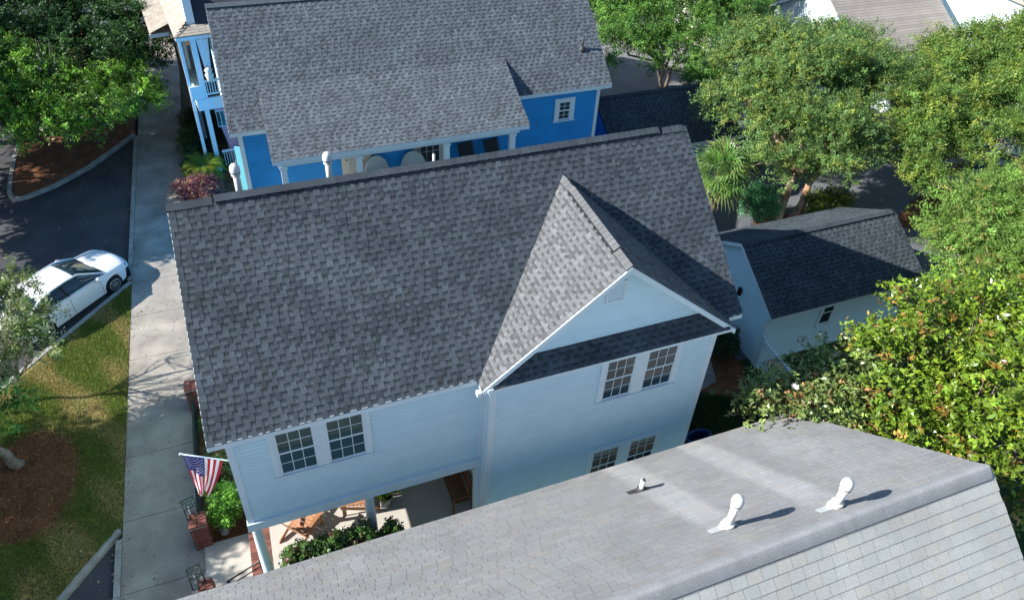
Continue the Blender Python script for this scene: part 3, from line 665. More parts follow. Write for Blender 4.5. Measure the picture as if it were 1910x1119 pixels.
# louvred gable vent
lv = MB(); lv.box((7.86, -.338, 7.60), (8.31, -.316, 7.66)); lv.box((7.86, -.338, 8.11), (8.31, -.316, 8.17)); lv.box((7.86, -.3385, 7.66), (7.90, -.316, 8.11)); lv.box((8.27, -.3385, 7.66), (8.31, -.316, 8.11))
lvo = lv.build('gable_vent', 'trim', house)
for k in range(10):
    m = MB(); z = 7.675+k*.044; m.prism([(7.9, -.336, z), (7.9, -.333, z+.006), (7.9, -.318, z+.04), (7.9, -.318, z+.03)], (.37, 0, 0)); m.build('louvre', 'trim', lvo)
# columns
def column(parent, x, y, z0, z1, r, mats='trim', n=20, name='column'):
    m = MB(); m.lathe((x, y, 0), [(r*1.25, z0), (r*1.25, z0+.07), (r*1.12, z0+.10), (r, z0+.14), (r*.98, z0+(z1-z0)*.4), (r*.86, z1-.14), (r*.95, z1-.12), (r*.86, z1-.10), (r*1.1, z1-.05), (r*1.1, z1)], n)
    return m.build(name, mats, parent, True)
column(house, .10, .10, .45, 2.74, .125); column(house, 2.62, .09, .45, 2.74, .125)
# porch: floor slab, brick rim of single bricks
m = MB(); m.box((.20, -.15, 0), (5.34, 2.4, .45)); m.build('porch_floor', 'conc_lt', house)
m = MB(); m.box((-.31, -.15, 0), (.2, 2.4, .435)); m.box((.0, -.20, 0), (5.3, -.151, .43)); brk = m.build('porch_edge', 'mortar', house)
BR = []
for k in range(4):
    m = MB(); m.box((-.118, -.032, -.028), (.118, .032, .028)); t = random.uniform(.7, 1.25); me = bpy.data.meshes.new('brick'); me.from_pydata(m.v, [], m.f); me.materials.append(M['brick'])
    at = me.attributes.new('tone', 'FLOAT_COLOR', 'FACE'); at.data.foreach_set('color', [t, t*random.uniform(.85, 1.1), t, 1]*6); BR.append(me)
for j in range(33):
    for xx in (-.185, .065):
        piece('brick', random.choice(BR), brk, (xx, -.11+j*.074, .415+random.uniform(-.002, .002)))
# flag pole bracket side is a thing of its own (below)

def vent_pipe(parent, x, y, z, h, mats='pvc', r=.055, cap=True, flat=True, lean=(0, 0)):
    """plumbing vent on a slope: flange sheet, storm collar, pipe, bulb cap"""
    m = MB(); m.tube([(x, y, z-.08), (x, y, z+h)], r, 14); p = m.build('vent_pipe', mats, parent, True)
    if cap:
        m = MB(); m.lathe((x, y, z), [(r*1.15, h-.16), (r*1.4, h-.15), (r*1.4, h-.11), (r*1.15, h-.105), (r*1.15, h-.09), (r*1.55, h-.085), (r*1.6, h-.02), (r*1.6, h+.02), (r*1.4, h+.08), (r*.9, h+.125), (.005, h+.14)], 16); m.build('vent_cap', mats, parent, True); m = MB(); m.tube([(x, y, z+h-.082), (x, y, z+h-.064)], r*1.585, 16, False); m.build('vent_slot', 'grey', parent, True)
        m = MB(); m.lathe((x, y, z), [(r*2.15, -.16), (r*2.05, .0), (r*1.7, .055), (r*1.4, .09), (r*1.4, .11), (r*1.6, .115), (r*1.6, .145), (r*1.15, .155)], 16); m.build('storm_collar', mats, parent, True)
    else:
        m = MB(); m.lathe((x, y, z), [(r*2.1, -.08), (r*1.9, .03), (r*1.3, .09), (r*1.05, .1)], 14); m.build('pipe_boot', 'boot', parent, True)
        m = MB(); m.lathe((x, y, z), [(r*.75, h-.04), (r*.75, h+.001)], 12); m.build('pipe_bore', 'grey', parent, True)
kS = (ZR2-ZE)/(YR-YE)
for x, y, zt, r in ((1.08, 4.6, 9.12, .07), (3.07, 4.6, 9.08, .07)):
    zb = ZR2-(y-YR)*kS; vent_pipe(house, x, y, zb, zt-zb, r=r)
zb = ZR2-(1.17)*kS; vent_pipe(house, 5.56, 4.6, zb, .46, r=.035, cap=False)

# ------------------------------------------------------------------ THE NEAR HOUSE (its roof fills the bottom right)
NY, NZ = -5.81, 7.0; NEY, NEZ = -1.53, 3.46; NXL, NXR = -1.6, 13.08
near = thing('near_house', (5.7, -5.8, 0), 'house in the foreground under a weathered pale grey three-tab roof with white vents', 'house')
NU, NL = slope((NEY, NEZ), (NY, NZ)); NN = Vector((0, NU.z*1, -NU.y)) * 1
NN = Vector((0, NU.z, -NU.y)); 
NU2 = Vector((0, -NU.y, NU.z)); NN2 = Vector((0, -NU.z, -NU.y))
wallmesh(near, [((NXL+.3, -9.8, 0), (NXR-.3, -1.85, 3.35))], tris=[([(NXL+.32, -1.9, 3.35), (NXL+.32, -9.75, 3.35), (NXL+.32, NY, 6.7)], (NXR-NXL-.64, 0, 0))])
m = MB(); m.prism([(NXL+.01, NEY, NEZ-.02), (NXL+.01, NY, NZ-.02), (NXL+.01, 2*NY-NEY, NEZ-.02), (NXL+.01, 2*NY-NEY, NEZ-.08), (NXL+.01, NY, NZ-.08), (NXL+.01, NEY, NEZ-.08)], (NXR-NXL-.02, 0, 0))
nroof = m.build('roof', 'gap', near)
for x in (NXR-.03,):
    m = MB(); m.prism([(x, NEY, NEZ-.2), (x, NY, NZ-.2), (x, NY, NZ-.02), (x, NEY, NEZ-.02)], (.028, 0, 0)); m.prism([(x, 2*NY-NEY, NEZ-.2), (x, NY-.001, NZ-.2), (x, NY-.001, NZ-.02), (x, 2*NY-NEY, NEZ-.02)], (.028, 0, 0)); m.build('rake_board', 'trim', near)
m = MB(); m.box((NXL, NEY-.012, NEZ-.17), (NXR, NEY+.008, NEZ-.015)); m.build('fascia', 'trim', near)
nrow = 39
npcs = roof_pieces((NXL, NEY+.02, NEZ-.015), (1, 0, 0), NU, NN, 34, NL/34, lambda v: (0, NXR-NXL), 'tab3', seed=21, jmat=0, jitter=.07)
npcs += roof_pieces((NXL, 2*NY-NEY-.02, NEZ-.015), (1, 0, 0), NU2, NN2, 28, NL/28, lambda v: (0, NXR-NXL), 'tab3', seed=22, jmat=1, jitter=.035)
lay(nroof, npcs, ['sh_near', 'sh_near_s'], 300)
caps(nroof, (NXL, NY, NZ), (NXR, NY, NZ), 'cap_near', .17, R(36), rounded=True, lift=.03, tvar=.025, step=.143, th=.005, seed=23)
kN = (NZ-NEZ)/(NEY-NY)
def nz(y): return NZ-(y-NY)*kN
for x, y, h in ((8.17, -4.95, .80), (10.02, -5.40, .66)):
    z = NZ-abs(y-NY)*kN; vent_pipe(near, x, y, z, h, r=.068)
    m = MB(); a = .20; c = Vector((x-.14, y, z)); u = Vector((1, 0, 0))
    q = [c+u*-a*1.1+NU*-.09+NN*.016, c+u*a*1.6+NU*-.12+NN*.016, c+u*a*1.6+NU*.10+NN*.016, c+u*-a*1.1+NU*.07+NN*.016]
    m.prism(q, NN*.004); m.build('flashing', 'flash', near)
y = -2.88; z = nz(y); vent_pipe(near, 7.86, y, z, .36, r=.052, cap=False)
m = MB(); c = Vector((7.80, y, z)); q = [c+V3(-.24, 0, 0)+NU*-.10+NN*.016, c+V3(.2, 0, 0)+NU*-.13+NN*.016, c+V3(.2, 0, 0)+NU*.12+NN*.016, c+V3(-.24, 0, 0)+NU*.08+NN*.016]
m.prism(q, NN*.004); m.build('flashing', 'boot', near)
#@@PART2
# ------------------------------------------------------------------ THE BLUE HOUSE
blue = thing('blue_house', (7.5, 15, 0), 'bright blue lap-sided house with white trim and covered side porch behind the white house', 'house')
BE, BEZ, BR_, BRZ = 11.85, 6.0, 15.30, 8.82; BX0, BX1 = .90, 14.35
m = MB(); m.box((1.15, 12.15, 0), (14.03, 18.5, 5.95)); m.prism([(1.2, 12.2, 5.95), (1.2, 18.4, 5.95), (1.2, 15.3, 8.5)], (12.8, 0, 0))
bw = m.build('wall', 'blue', blue); trimbox(blue, 'pale_bounce_skin', (1.1, 18.503, 0), (14.08, 18.55, 5.95), 'siding')  # unseen pale skin at the back, added to cut blue bounce onto the gallery
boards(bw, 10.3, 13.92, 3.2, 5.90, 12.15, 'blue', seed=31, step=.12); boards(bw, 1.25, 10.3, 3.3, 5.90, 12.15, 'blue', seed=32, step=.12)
for lo, hi in (((1.13, 12.12, 0), (1.27, 12.15, 5.9)), ((13.92, 12.12, 0), (14.05, 12.15, 5.9)), ((1.27, 12.125, 5.72), (13.92, 12.15, 5.9))):
    trimbox(blue, 'corner_board', lo, hi)
m = MB(); m.prism([(1.13, 12.119, 2.2), (1.13, 12.15, 2.2), (.98, 12.23, 2.2), (.96, 12.21, 2.2)], (0, 0, 3.1)); m.build('sunlit_wall_strip', 'cyan', blue)  # added angled board standing in for a sunlit sliver of the side wall
trimbox(blue, 'fascia', (BX0, BE-.012, BEZ-.16), (2.0, BE+.02, BEZ-.012)); trimbox(blue, 'fascia', (10.5, BE-.012, BEZ-.16), (BX1, BE+.02, BEZ-.012))
m = MB(); m.box((BX0+.02, BE+.021, BEZ-.12), (BX1-.02, 12.15, BEZ-.08)); m.build('soffit', 'trim', blue)
for x in (BX0, BX1-.03):
    m = MB(); m.prism([(x, BE, BEZ-.18), (x, BR_, BRZ-.18), (x, BR_, BRZ-.03), (x, BE, BEZ-.03)], (.03, 0, 0)); m.build('rake_board', 'trim', blue)
m = MB(); a = BX0+.01
m.prism([(a, BE, BEZ-.02), (a, BR_, BRZ-.02), (a, 2*BR_-BE, BEZ-.02), (a, 2*BR_-BE, BEZ-.07), (a, BR_, BRZ-.07), (a, BE, BEZ-.07)], (BX1-BX0-.02, 0, 0))
PE, PEZ, PT, PTZ, PX0, PX1 = 10.30, 5.72, 13.10, 6.99, 1.98, 10.5
m.prism([(PX0+.01, PE, PEZ-.02), (PX0+.01, PT, PTZ-.02), (PX0+.01, PT-.4, PTZ-.3), (PX0+.01, PE, PEZ-.06)], (PX1-PX0-.02, 0, 0))
broof = m.build('roof', 'gap', blue)
BU, BL = slope((BE, BEZ), (BR_, BRZ)); BN = Vector((0, -BU.z, BU.y)); PU, PL = slope((PE, PEZ), (PT, PTZ)); PN = Vector((0, -PU.z, PU.y))
nb_ = 31; bp = roof_pieces((BX0, BE-.02, BEZ-.015), (1, 0, 0), BU, BN, nb_, BL/nb_, lambda v: (0, BX1-BX0), seed=35, skip=lambda p: 2.1 < p.x < 10.4 and p.y < 12.9)
bp += roof_pieces((PX0, PE-.02, PEZ-.015), (1, 0, 0), PU, PN, 21, PL/21, lambda v: (0, PX1-PX0), seed=36)
lay(broof, bp, 'sh_blue', 300)
m = MB(); course_plane(m, (BX0, 2*BR_-BE, BEZ-.015), (1, 0, 0), Vector((0, -BU.y, BU.z)), Vector((0, BU.z, BU.y)), nb_, BL/nb_, BX1-BX0); tag(m.build('back_shingles', 'sh_blue', broof), kind='stuff')
caps(broof, (BX0, BR_, BRZ), (BX1, BR_, BRZ), 'sh_blue', .13, R(37), lift=.03, tvar=.06, seed=37, h=.03)
m = MB(); m.prism([(1.2, BR_-.15, BRZ-.13), (1.2, BR_, BRZ+.03), (1.2, BR_+.15, BRZ-.13), (1.2, BR_, BRZ-.05)], (12.6, 0, 0)); m.build('ridge_vent', 'gap', broof)
m = MB(); m.prism([(10.47, BE+.1, 6.0), (10.47, 12.95, 6.88), (10.47, PE+.2, 5.76), (10.47, PE+.2, 5.66), (10.47, BE+.1, 5.7)], (.02, 0, 0)); m.build('porch_roof_cheek', 'blue', blue)
z = BEZ+(13.0-BE)*(BRZ-BEZ)/(BR_-BE); m = MB(); m.tube([(13.55, 13.0, z-.05), (13.56, 13.0, z+.5)], .04, 10); m.lathe((13.55, 13.0, z), [(.14, -.1), (.12, .03), (.05, .14)], 12); m.build('vent_pipe', 'boot', blue, True)
m = MB(); m.box((PX0+.02, PE-.015, PEZ-.17), (PX1-.02, PE+.01, PEZ-.012)); m.build('fascia', 'trim', blue)
trimbox(blue, 'porch_beam', (2.15, 10.45, 5.36), (10.2, 10.66, 5.58)); trimbox(blue, 'porch_ceiling', (2.1, 10.66, 5.5), (10.3, 12.12, 5.53))
for x in (2.31, 4.67, 7.61, 9.97): 
    m = MB(); m.box((x-.09, 10.46, 3.3), (x+.09, 10.64, 5.30)); m.box((x-.12, 10.43, 5.26), (x+.12, 10.67, 5.359)); m.box((x-.12, 10.43, 3.3), (x+.12, 10.67, 3.42)); m.build('column', 'trim', blue)
m = MB(); m.box((2.1, 10.35, 3.12), (10.3, 12.14, 3.3)); m.build('porch_deck', 'conc_lt', blue)
def bdoor(x0, x1, z0, z1, y, glass, mats, nx, nz, zg0, parent=blue, frame='trim'):
    m = MB(); m.box((x0-.12, y-.03, z0), (x0, y, z1+.12)); m.box((x1, y-.03, z0), (x1+.12, y, z1+.12)); m.box((x0, y-.029, z1), (x1, y, z1+.12)); m.box((x0, y-.02, z0), (x1, y-.001, z1)); 
    d = m.build('door', mats, parent)
    w_ = (x1-x0-.24)/nx; h_ = (z1-.12-zg0)/nz
    for i in range(nx):
        for j in range(nz): piece('pane', pane_mesh(w_-.025, h_-.025, glass), d, (x0+.12+w_*(i+.5), y-.028, zg0+h_*(j+.5)))
    m = MB(); m.lathe((x0+.06, y-.05, z0+.95), [(.01, -.03), (.03, 0), (.01, .03)], 8); m.lathe((x0+.06, y-.05, z0+1.15), [(.01, -.02), (.022, 0), (.01, .02)], 8); m.build('handle', 'black', d, True)
    return d
d = bdoor(4.42, 5.22, 3.3, 5.24, 12.13, 'conc_lt', 'cream', 2, 3, 3.7); d['label'] = 'cream six-panel porch door'
d = bdoor(6.98, 7.92, 3.3, 5.24, 12.13, 'glass', 'cream', 3, 3, 3.6); d['label'] = 'glazed french porch door'
window(blue, 12.42, 12.86, 4.62, 5.36, 12.15, lites=(2, 2), casing=.15)
m = MB(); m.box((8.5, 12.0, 5.02), (9.55, 12.12, 5.16)); m.build('awning_box', 'trim', blue)

def wicker_chair(x, y, z, rz, label):
    t = thing('wicker_chair', (x, y, z), label, 'chair', 'wicker chairs on the blue porch', rz)
    m = MB(); n = 14
    outer = [Vector((.40*math.cos(PI*k/n), .30+.05*math.sin(PI*k/n), .45+.60*math.sin(PI*k/n))) for k in range(n+1)]
    m.tube(outer, .045, 8); m.tube([(-.40, .30, .45), (-.42, -.25, .62)], .045, 8); m.tube([(.40, .30, .45), (.42, -.25, .62)], .045, 8); m.build('frame', 'wicker', t, True)
    m = MB()
    m.prism([(0+.38*math.cos(PI*k/n), .31, .45+.58*math.sin(PI*k/n)) for k in range(n+1)], (0, .03, 0)); m.build('backrest', 'wicker', t)
    m = MB(); m.box((-.38, -.28, .38), (.38, .30, .45)); m.build('seat', 'wicker', t)
    for sx in (-.33, .33):
        for sy in (-.24, .26): m = MB(); m.tube([(sx, sy, 0), (sx, sy, .38)], .025, 8); m.build('leg', 'wicker', t, True)
    return t
wicker_chair(5.48, 11.55, 3.3, R(6), 'left round-backed pale wicker chair with a red cushion on the blue porch')
wicker_chair(6.72, 11.50, 3.3, R(-8), 'right round-backed pale wicker chair beside the glazed porch door')
m = MB(); m.box((-.16, .05, 0), (.16, .17, .3)); o = single(m, 'cushion', 'red', (5.55, 11.55, 3.76), 'small red cushion on the left wicker chair of the blue porch', 'cushion')
for x, lb in ((8.75, 'left dark sling-back chair on the right part of the blue porch'), (9.72, 'right dark sling-back chair beside the end column of the blue porch')):
    t = thing('deck_chair', (x, 11.4, 3.3), lb, 'chair', 'dark chairs on the blue porch', R(12))
    m = MB(); m.prism([(-.27, .1, .40), (.27, .1, .40), (.27, .42, 1.12), (-.27, .42, 1.12)], (0, .03, .01)); m.build('backrest', 'dkfab', t)
    m = MB(); m.prism([(-.27, -.4, .42), (.27, -.4, .42), (.27, .12, .36), (-.27, .12, .36)], (0, 0, .03)); m.build('seat', 'dkfab', t)
    for sx in (-.3, .3):
        m = MB(); m.tube([(sx, -.38, 0), (sx, .12, .5), (sx, .44, 1.18)], .015, 6); m.tube([(sx, .35, 0), (sx, -.3, .62), (sx, .3, .64)], .015, 6); m.build('leg', 'black', t)

# blue garage
bg_ = thing('blue_garage', (18, 14, 0), 'low blue garage with dark shingle roof lying in the shade under the trees', 'garage')
m = MB(); m.box((15.45, 12.5, 0), (21.15, 16.6, 2.45)); m.prism([(15.45, 12.5, 2.45), (15.45, 16.6, 2.45), (15.45, 14.55, 3.75)], (5.7, 0, 0)); g2 = m.build('wall', 'blue', bg_)
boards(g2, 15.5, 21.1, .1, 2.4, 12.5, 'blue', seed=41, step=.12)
trimbox(bg_, 'corner_board', (21.05, 12.47, 0), (21.17, 12.5, 2.42)); trimbox(bg_, 'corner_board', (15.43, 12.47, 0), (15.55, 12.5, 2.42)); trimbox(bg_, 'fascia', (15.2, 12.2, 2.38), (21.35, 12.225, 2.52))
gu, gl_ = slope((12.22, 2.5), (14.55, 3.92)); gn = Vector((0, -gu.z, gu.y))
m = MB(); m.prism([(15.2, 12.22, 2.48), (15.2, 14.55, 3.9), (15.2, 16.88, 2.48), (15.2, 16.88, 2.43), (15.2, 14.55, 3.85), (15.2, 12.22, 2.43)], (6.15, 0, 0)); gr_ = m.build('roof', 'gap', bg_)
lay(gr_, roof_pieces((15.2, 12.2, 2.485), (1, 0, 0), gu, gn, 19, gl_/19, lambda v: (0, 6.15), seed=42), 'sh_main', 0)
m = MB(); course_plane(m, (15.2, 16.9, 2.485), (1, 0, 0), Vector((0, -gu.y, gu.z)), Vector((0, gu.z, gu.y)), 19, gl_/19, 6.15); tag(m.build('back_shingles', 'sh_main', gr_), kind='stuff')
caps(gr_, (15.2, 14.55, 3.92), (21.35, 14.55, 3.92), 'sh_main', .12, R(30), lift=.03, tvar=.05, seed=43, h=.02)

# ------------------------------------------------------------------ house with the two-storey gallery beyond the blue house
gal = thing('gallery_house', (-.3, 19.5, 0), 'house with white two-storey corner gallery, lilac panel and tan hip roof beyond the blue house', 'house')
m = MB(); m.box((.75, 19.7, 0), (11, 26, 6.35)); m.build('wall', 'siding', gal)
m = MB(); m.box((.66, 19.63, 0), (.80, 20.6, 2.9)); m.build('wall_panel', 'lilac', gal)
m = MB(); m.prism([(.62, 19.5, 1.0), (1.4, 19.5, 1.0), (1.4, 19.5, 3.0), (.3, 19.5, 3.0)], (0, .06, 0)); m.build('wall_panel', 'lilac', gal)
m = MB(); m.box((.34, 19.47, 2.1), (.66, 19.5, 2.85)); w_ = m.build('window', 'trim', gal)
for k in range(2): piece('pane', pane_mesh(.13, .68, 'glass'), w_, (.42+k*.16, 19.46, 2.475))
for nm, lo, hi, mt in (('gallery_floor', (-.25, 19.45, 3.08), (.8, 25.5, 3.28), 'trim'), ('gallery_beam', (-.27, 19.40, 3.0), (.8, 19.52, 3.50), 'trim'), ('gallery_beam', (-.275, 19.52, 3.0), (-.15, 25.5, 3.50), 'trim'),
                       ('corner_post', (-.46, 19.5, 0), (-.34, 19.6, 6.1), 'trim'), ('gallery_column', (-.06, 19.45, 0), (.12, 19.63, 3.0), 'trim'), ('gallery_column', (-.02, 19.45, 3.5), (.18, 19.65, 6.1), 'trim'),
                       ('gallery_column', (-.2, 22.4, 0), (0, 22.6, 3.0), 'trim'), ('gallery_column', (-.2, 22.4, 3.5), (0, 22.6, 6.1), 'trim'),
                       ('gallery_fascia', (-.5, 19.38, 6.02), (.8, 19.44, 6.2), 'trim'), ('gallery_fascia', (-.52, 19.45, 6.02), (-.46, 26, 6.2), 'trim'), ('gallery_shade_wall', (-.33, 19.61, .4), (-.31, 19.7, 6.0), 'dkfab'), ('gallery_door', (.05, 19.75, 3.3), (.7, 19.8, 5.9), 'dkfab')):  # wall strip behind the corner post is dark to stand for recess shade
    trimbox(gal, nm, lo, hi, mt)
m = MB(); m.box((-.3, 19.62, .02), (.0, 25.9, .06)); m.box((-.3, 21.0, 0), (-.27, 25.9, 6.0)); m.build('gallery_shade_wall', 'dkfab', gal)  # dark sheets: shade inside the gallery put into their colour
rl = MB(); rl.box((.16, 19.44, 4.18), (.8, 19.54, 4.26)); rl.box((.16, 19.46, 3.62), (.8, 19.52, 3.68)); ro = rl.build('railing', 'trim', gal)
for k in range(6): m = MB(); m.box((.22+k*.1, 19.47, 3.68), (.25+k*.1, 19.51, 4.18)); m.build('baluster', 'trim', ro)
m = MB(); m.box((-.42, 19.38, 3.52), (.02, 19.46, 4.1)); m.build('railing_panel', 'trim', gal)
rl = MB(); rl.box((.25, 19.3, .98), (1.1, 19.36, 1.06)); ro = rl.build('railing', 'trim', gal)
for k in range(8): m = MB(); m.box((.3+k*.1, 19.31, .3), (.325+k*.1, 19.35, .98)); m.build('baluster', 'trim', ro)
m = MB(); g = [Vector((.20+.07*k+.03*math.sin(k*2.2), 19.40+.03*math.cos(k*2), 0)) for k in range(7)]
for k in range(6):
    a, b = g[k], g[k+1]; m.add([(a.x, a.y, 6.0), (b.x, b.y, 6.0), (b.x*.5+.2, b.y, 4.7), (a.x*.5+.2, a.y, 4.7)], ((0, 1, 2, 3),))
m.build('curtain', 'trim', gal)
m = MB(); m.lathe((.42, 19.36, 4.27), [(.10, 0), (.12, .1), (.17, .3), (.10, .38), (.16, .5), (.05, .6)], 14); single(m, 'urn', 'cream', (.42, 19.36, 4.27), 'white urn standing on the upper gallery rail beyond the blue house', 'urn', smooth=True)
m = MB(); 
hp = roof_pieces((-.55, 19.36, 6.21), (1, 0, 0), Vector((0, .95, .31)).normalized(), Vector((0, -.31, .95)).normalized(), 4, .15, lambda v: (v, 1.5), 'tab3', seed=51)
hp += roof_pieces((-.55, 26.0, 6.21), (0, -1, 0), Vector((.88, 0, .47)).normalized(), Vector((-.47, 0, .88)).normalized(), 7, .15, lambda v: (0, 6.64-v), 'tab3', seed=52)
hp += roof_pieces((-1.25, 27.4, 4.9), (0, -1, 0), Vector((.93, 0, .37)).normalized(), Vector((-.37, 0, .93)).normalized(), 8, .15, lambda v: (0, 4.0-0*v), 'tab3', seed=53)
m.prism([(-.54, 19.37, 6.2), (1.4, 19.37, 6.2), (1.4, 19.97, 6.39), (.0, 19.97, 6.39)], (0, 0, -.04)); m.prism([(-.54, 19.37, 6.2), (.0, 19.97, 6.39), (.35, 26, 6.68), (-.54, 26, 6.2)], (0, 0, -.04)); m.box((-1.25, 23.4, 4.75), (.7, 27.4, 4.86))
hr = m.build('roof', 'sh_hip', gal); lay(hr, hp, 'sh_hip', 120)
caps(hr, (-.53, 19.38, 6.22), (.05, 19.97, 6.42), 'sh_hip', .08, R(15), lift=.02, seed=54)
trimbox(gal, 'fascia', (-1.27, 23.38, 4.7), (-.5, 23.42, 4.86)); trimbox(gal, 'wall', (.05, 20.0, 6.3), (.35, 26, 7.5), 'trim')
m = MB(); U_, L_ = slope((19.9, 6.35), (24.0, 9.4)); course_plane(m, (.36, 19.9, 6.4), (1, 0, 0), U_, Vector((0, -U_.z, U_.y)), 34, L_/34, 11); m.prism([(.37, 19.9, 6.39), (.37, 24, 9.39), (.37, 26, 7.9), (.37, 26, 6.2)], (10.9, 0, -.02)); tag(m.build('upper_shingles', 'sh_dark', gal), kind='stuff')

gal.rotation_euler = (0, 0, R(7))

# ------------------------------------------------------------------ white garage on the right
gg = thing('white_garage', (18.5, 4.5, 0), 'low white garage with charcoal shingle roof half in shadow right of the white house', 'garage')
A0, A1, EY0, EZ0, RY, RZ = 15.66, 21.95, 2.36, 2.40, 4.52, 3.75
m = MB(); m.box((A0+.2, 2.62, 0), (A1-.2, 6.4, 2.36)); m.prism([(A0+.2, 2.62, 2.36), (A0+.2, 6.4, 2.36), (A0+.2, RY, 3.56)], (A1-A0-.4, 0, 0)); gw = m.build('wall', 'siding', gg)
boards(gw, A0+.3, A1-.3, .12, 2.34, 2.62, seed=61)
for k in range(33):       # boards on the end wall that faces the house
    z0_ = .1+k*.105; z1_ = z0_+.112
    def yr(z): 
        f = max(0, (z-2.36)/1.2*(RY-2.62)); return 2.70+f, 6.3-f
    a, b = yr(z0_+.1); 
    if b-a < .1 or z1_ > 3.5: continue
    m = MB(); x = A0+.2; m.add([(x-.016, a, z0_), (x-.016, b, z0_), (x-.004, b, z1_), (x-.004, a, z1_), (x, a, z0_), (x, b, z0_), (x, b, z1_), (x, a, z1_)], ((0, 1, 2, 3), (4, 5, 1, 0), (5, 6, 2, 1), (7, 4, 0, 3))); m.build('siding_board', 'siding', gw)
trimbox(gg, 'corner_board', (A0+.175, 2.595, 0), (A0+.30, 2.62, 2.34)); trimbox(gg, 'corner_board', (A0+.17, 2.6, 0), (A0+.2, 2.72, 2.34)); trimbox(gg, 'fascia', (A0, EY0-.012, EZ0-.15), (A1, EY0+.01, EZ0-.014))
for s_ in (1, -1):
    y0_ = RY-s_*(RY-EY0); m = MB(); m.prism([(A0, y0_, EZ0-.16), (A0, RY, RZ-.16), (A0, RY, RZ-.02), (A0, y0_, EZ0-.02)], (.028, 0, 0)); m.build('rake_board', 'trim', gg)
m = MB(); m.prism([(A0+.01, EY0, EZ0-.02), (A0+.01, RY, RZ-.02), (A0+.01, 2*RY-EY0, EZ0-.02), (A0+.01, 2*RY-EY0, EZ0-.07), (A0+.01, RY, RZ-.07), (A0+.01, EY0, EZ0-.07)], (A1-A0-.02, 0, 0)); gro = m.build('roof', 'gap', gg)
qu, ql = slope((EY0, EZ0), (RY, RZ)); qn = Vector((0, -qu.z, qu.y)); qb = Vector((0, -qu.y, qu.z)); qbn = Vector((0, qu.z, qu.y))
lay(gro, roof_pieces((A0, EY0-.02, EZ0-.015), (1, 0, 0), qu, qn, 18, ql/18, lambda v: (0, A1-A0), seed=62)+roof_pieces((A0, 2*RY-EY0, EZ0-.015), (1, 0, 0), qb, qbn, 18, ql/18, lambda v: (0, A1-A0), seed=63), 'sh_main', 300)
caps(gro, (A0, RY, RZ), (A1, RY, RZ), 'sh_main', .13, R(30), lift=.03, tvar=.06, seed=64, h=.03)
m = MB(); m.prism([(A0+.6, RY-.14, RZ-.09), (A0+.6, RY, RZ+.035), (A0+.6, RY+.14, RZ-.09), (A0+.6, RY, RZ-.04)], (5.2, 0, 0)); m.build('ridge_vent', 'gap', gro)
window(gg, 18.05, 18.48, 1.22, 2.22, 2.62, lites=(1, 1), casing=.06)
m = MB(); m.box((A0+.09, 4.05, 1.85), (A0+.18, 4.17, 2.12)); m.tube([(A0+.13, 4.11, 2.12), (A0+.13, 4.11, 2.2)], .02, 6); m.build('wall_lamp', 'black', gg)
# picket gate and low fence beside the garage
fe = thing('picket_fence', (15.9, 2.0, 0), 'white picket fence running forward from the corner of the white garage', 'fence')
m = MB(); m.box((15.82, 2.42, 0), (15.94, 2.54, 1.35)); m.build('fence_post', 'trim', fe); m = MB(); m.box((15.79, 2.39, 1.35), (15.97, 2.57, 1.39)); m.build('post_cap', 'trim', fe)
for z in (.25, 1.12): m = MB(); m.box((15.86, -.6, z), (15.90, 2.42, z+.07)); m.build('fence_rail', 'trim', fe)
m = MB(); m.box((15.82, -.6, 1.19), (15.94, 2.42, 1.22)); m.build('fence_rail', 'trim', fe)
for k in range(27): m = MB(); y = 2.36-k*.11; m.box((15.865, y-.022, .1), (15.895, y+.022, 1.19)); m.build('picket', 'trim', fe)

# ------------------------------------------------------------------ distant buildings at top right
fh = thing('far_grey_roof_house', (35, 20, 0), 'white building under a broad grey shingle roof behind the tall trees at the top right', 'house')
m = MB(); m.box((31.6, 17.0, 0), (38.2, 24, 3.0)); m.prism([(31.6, 17, 3), (31.6, 24, 3), (31.6, 20.5, 5.1)], (6.6, 0, 0)); m.build('wall', 'trim', fh)
fu, fl = slope((16.7, 2.95), (20.5, 5.3)); m = MB(); course_plane(m, (31.3, 16.7, 2.95), (1, 0, 0), fu, Vector((0, -fu.z, fu.y)), 26, fl/26, 7.2)
m.prism([(31.3, 16.7, 2.9), (31.3, 20.5, 5.25), (31.3, 24.3, 2.9), (31.3, 20.5, 5.2)], (7.2, 0, 0)); fr_ = m.build('roof', 'sh_far', fh)
m = MB(); m.prism([(31.27, 16.7, 2.78), (31.27, 20.5, 5.1), (31.27, 20.5, 5.28), (31.27, 16.7, 2.96)], (.05, 0, 0)); m.prism([(31.27, 24.3, 2.78), (31.27, 20.501, 5.1), (31.27, 20.501, 5.28), (31.27, 24.3, 2.96)], (.05, 0, 0)); m.build('rake_board', 'trim', fh)
fh2 = thing('far_tan_roof_house', (31, 27, 0), 'sunlit building with tan metal roof at the very top edge right of centre', 'house')
m = MB(); m.box((28, 24.5, 0), (36, 31, 3.2)); m.build('wall', 'cream', fh2); m = MB(); fu, fl = slope((24.2, 3.2), (28, 5.2)); course_plane(m, (27.7, 24.2, 3.2), (1, 0, 0), fu, Vector((0, -fu.z, fu.y)), 20, fl/20, 8.6); m.prism([(27.7, 24.2, 3.15), (27.7, 28, 5.15), (27.7, 31.8, 3.15)], (8.6, 0, 0)); m.build('roof', 'sh_far', fh2)
sh = thing('white_outbuilding', (34.8, 16, 0), 'small white outbuilding with slate blue roof glimpsed between the two big trees', 'shed')
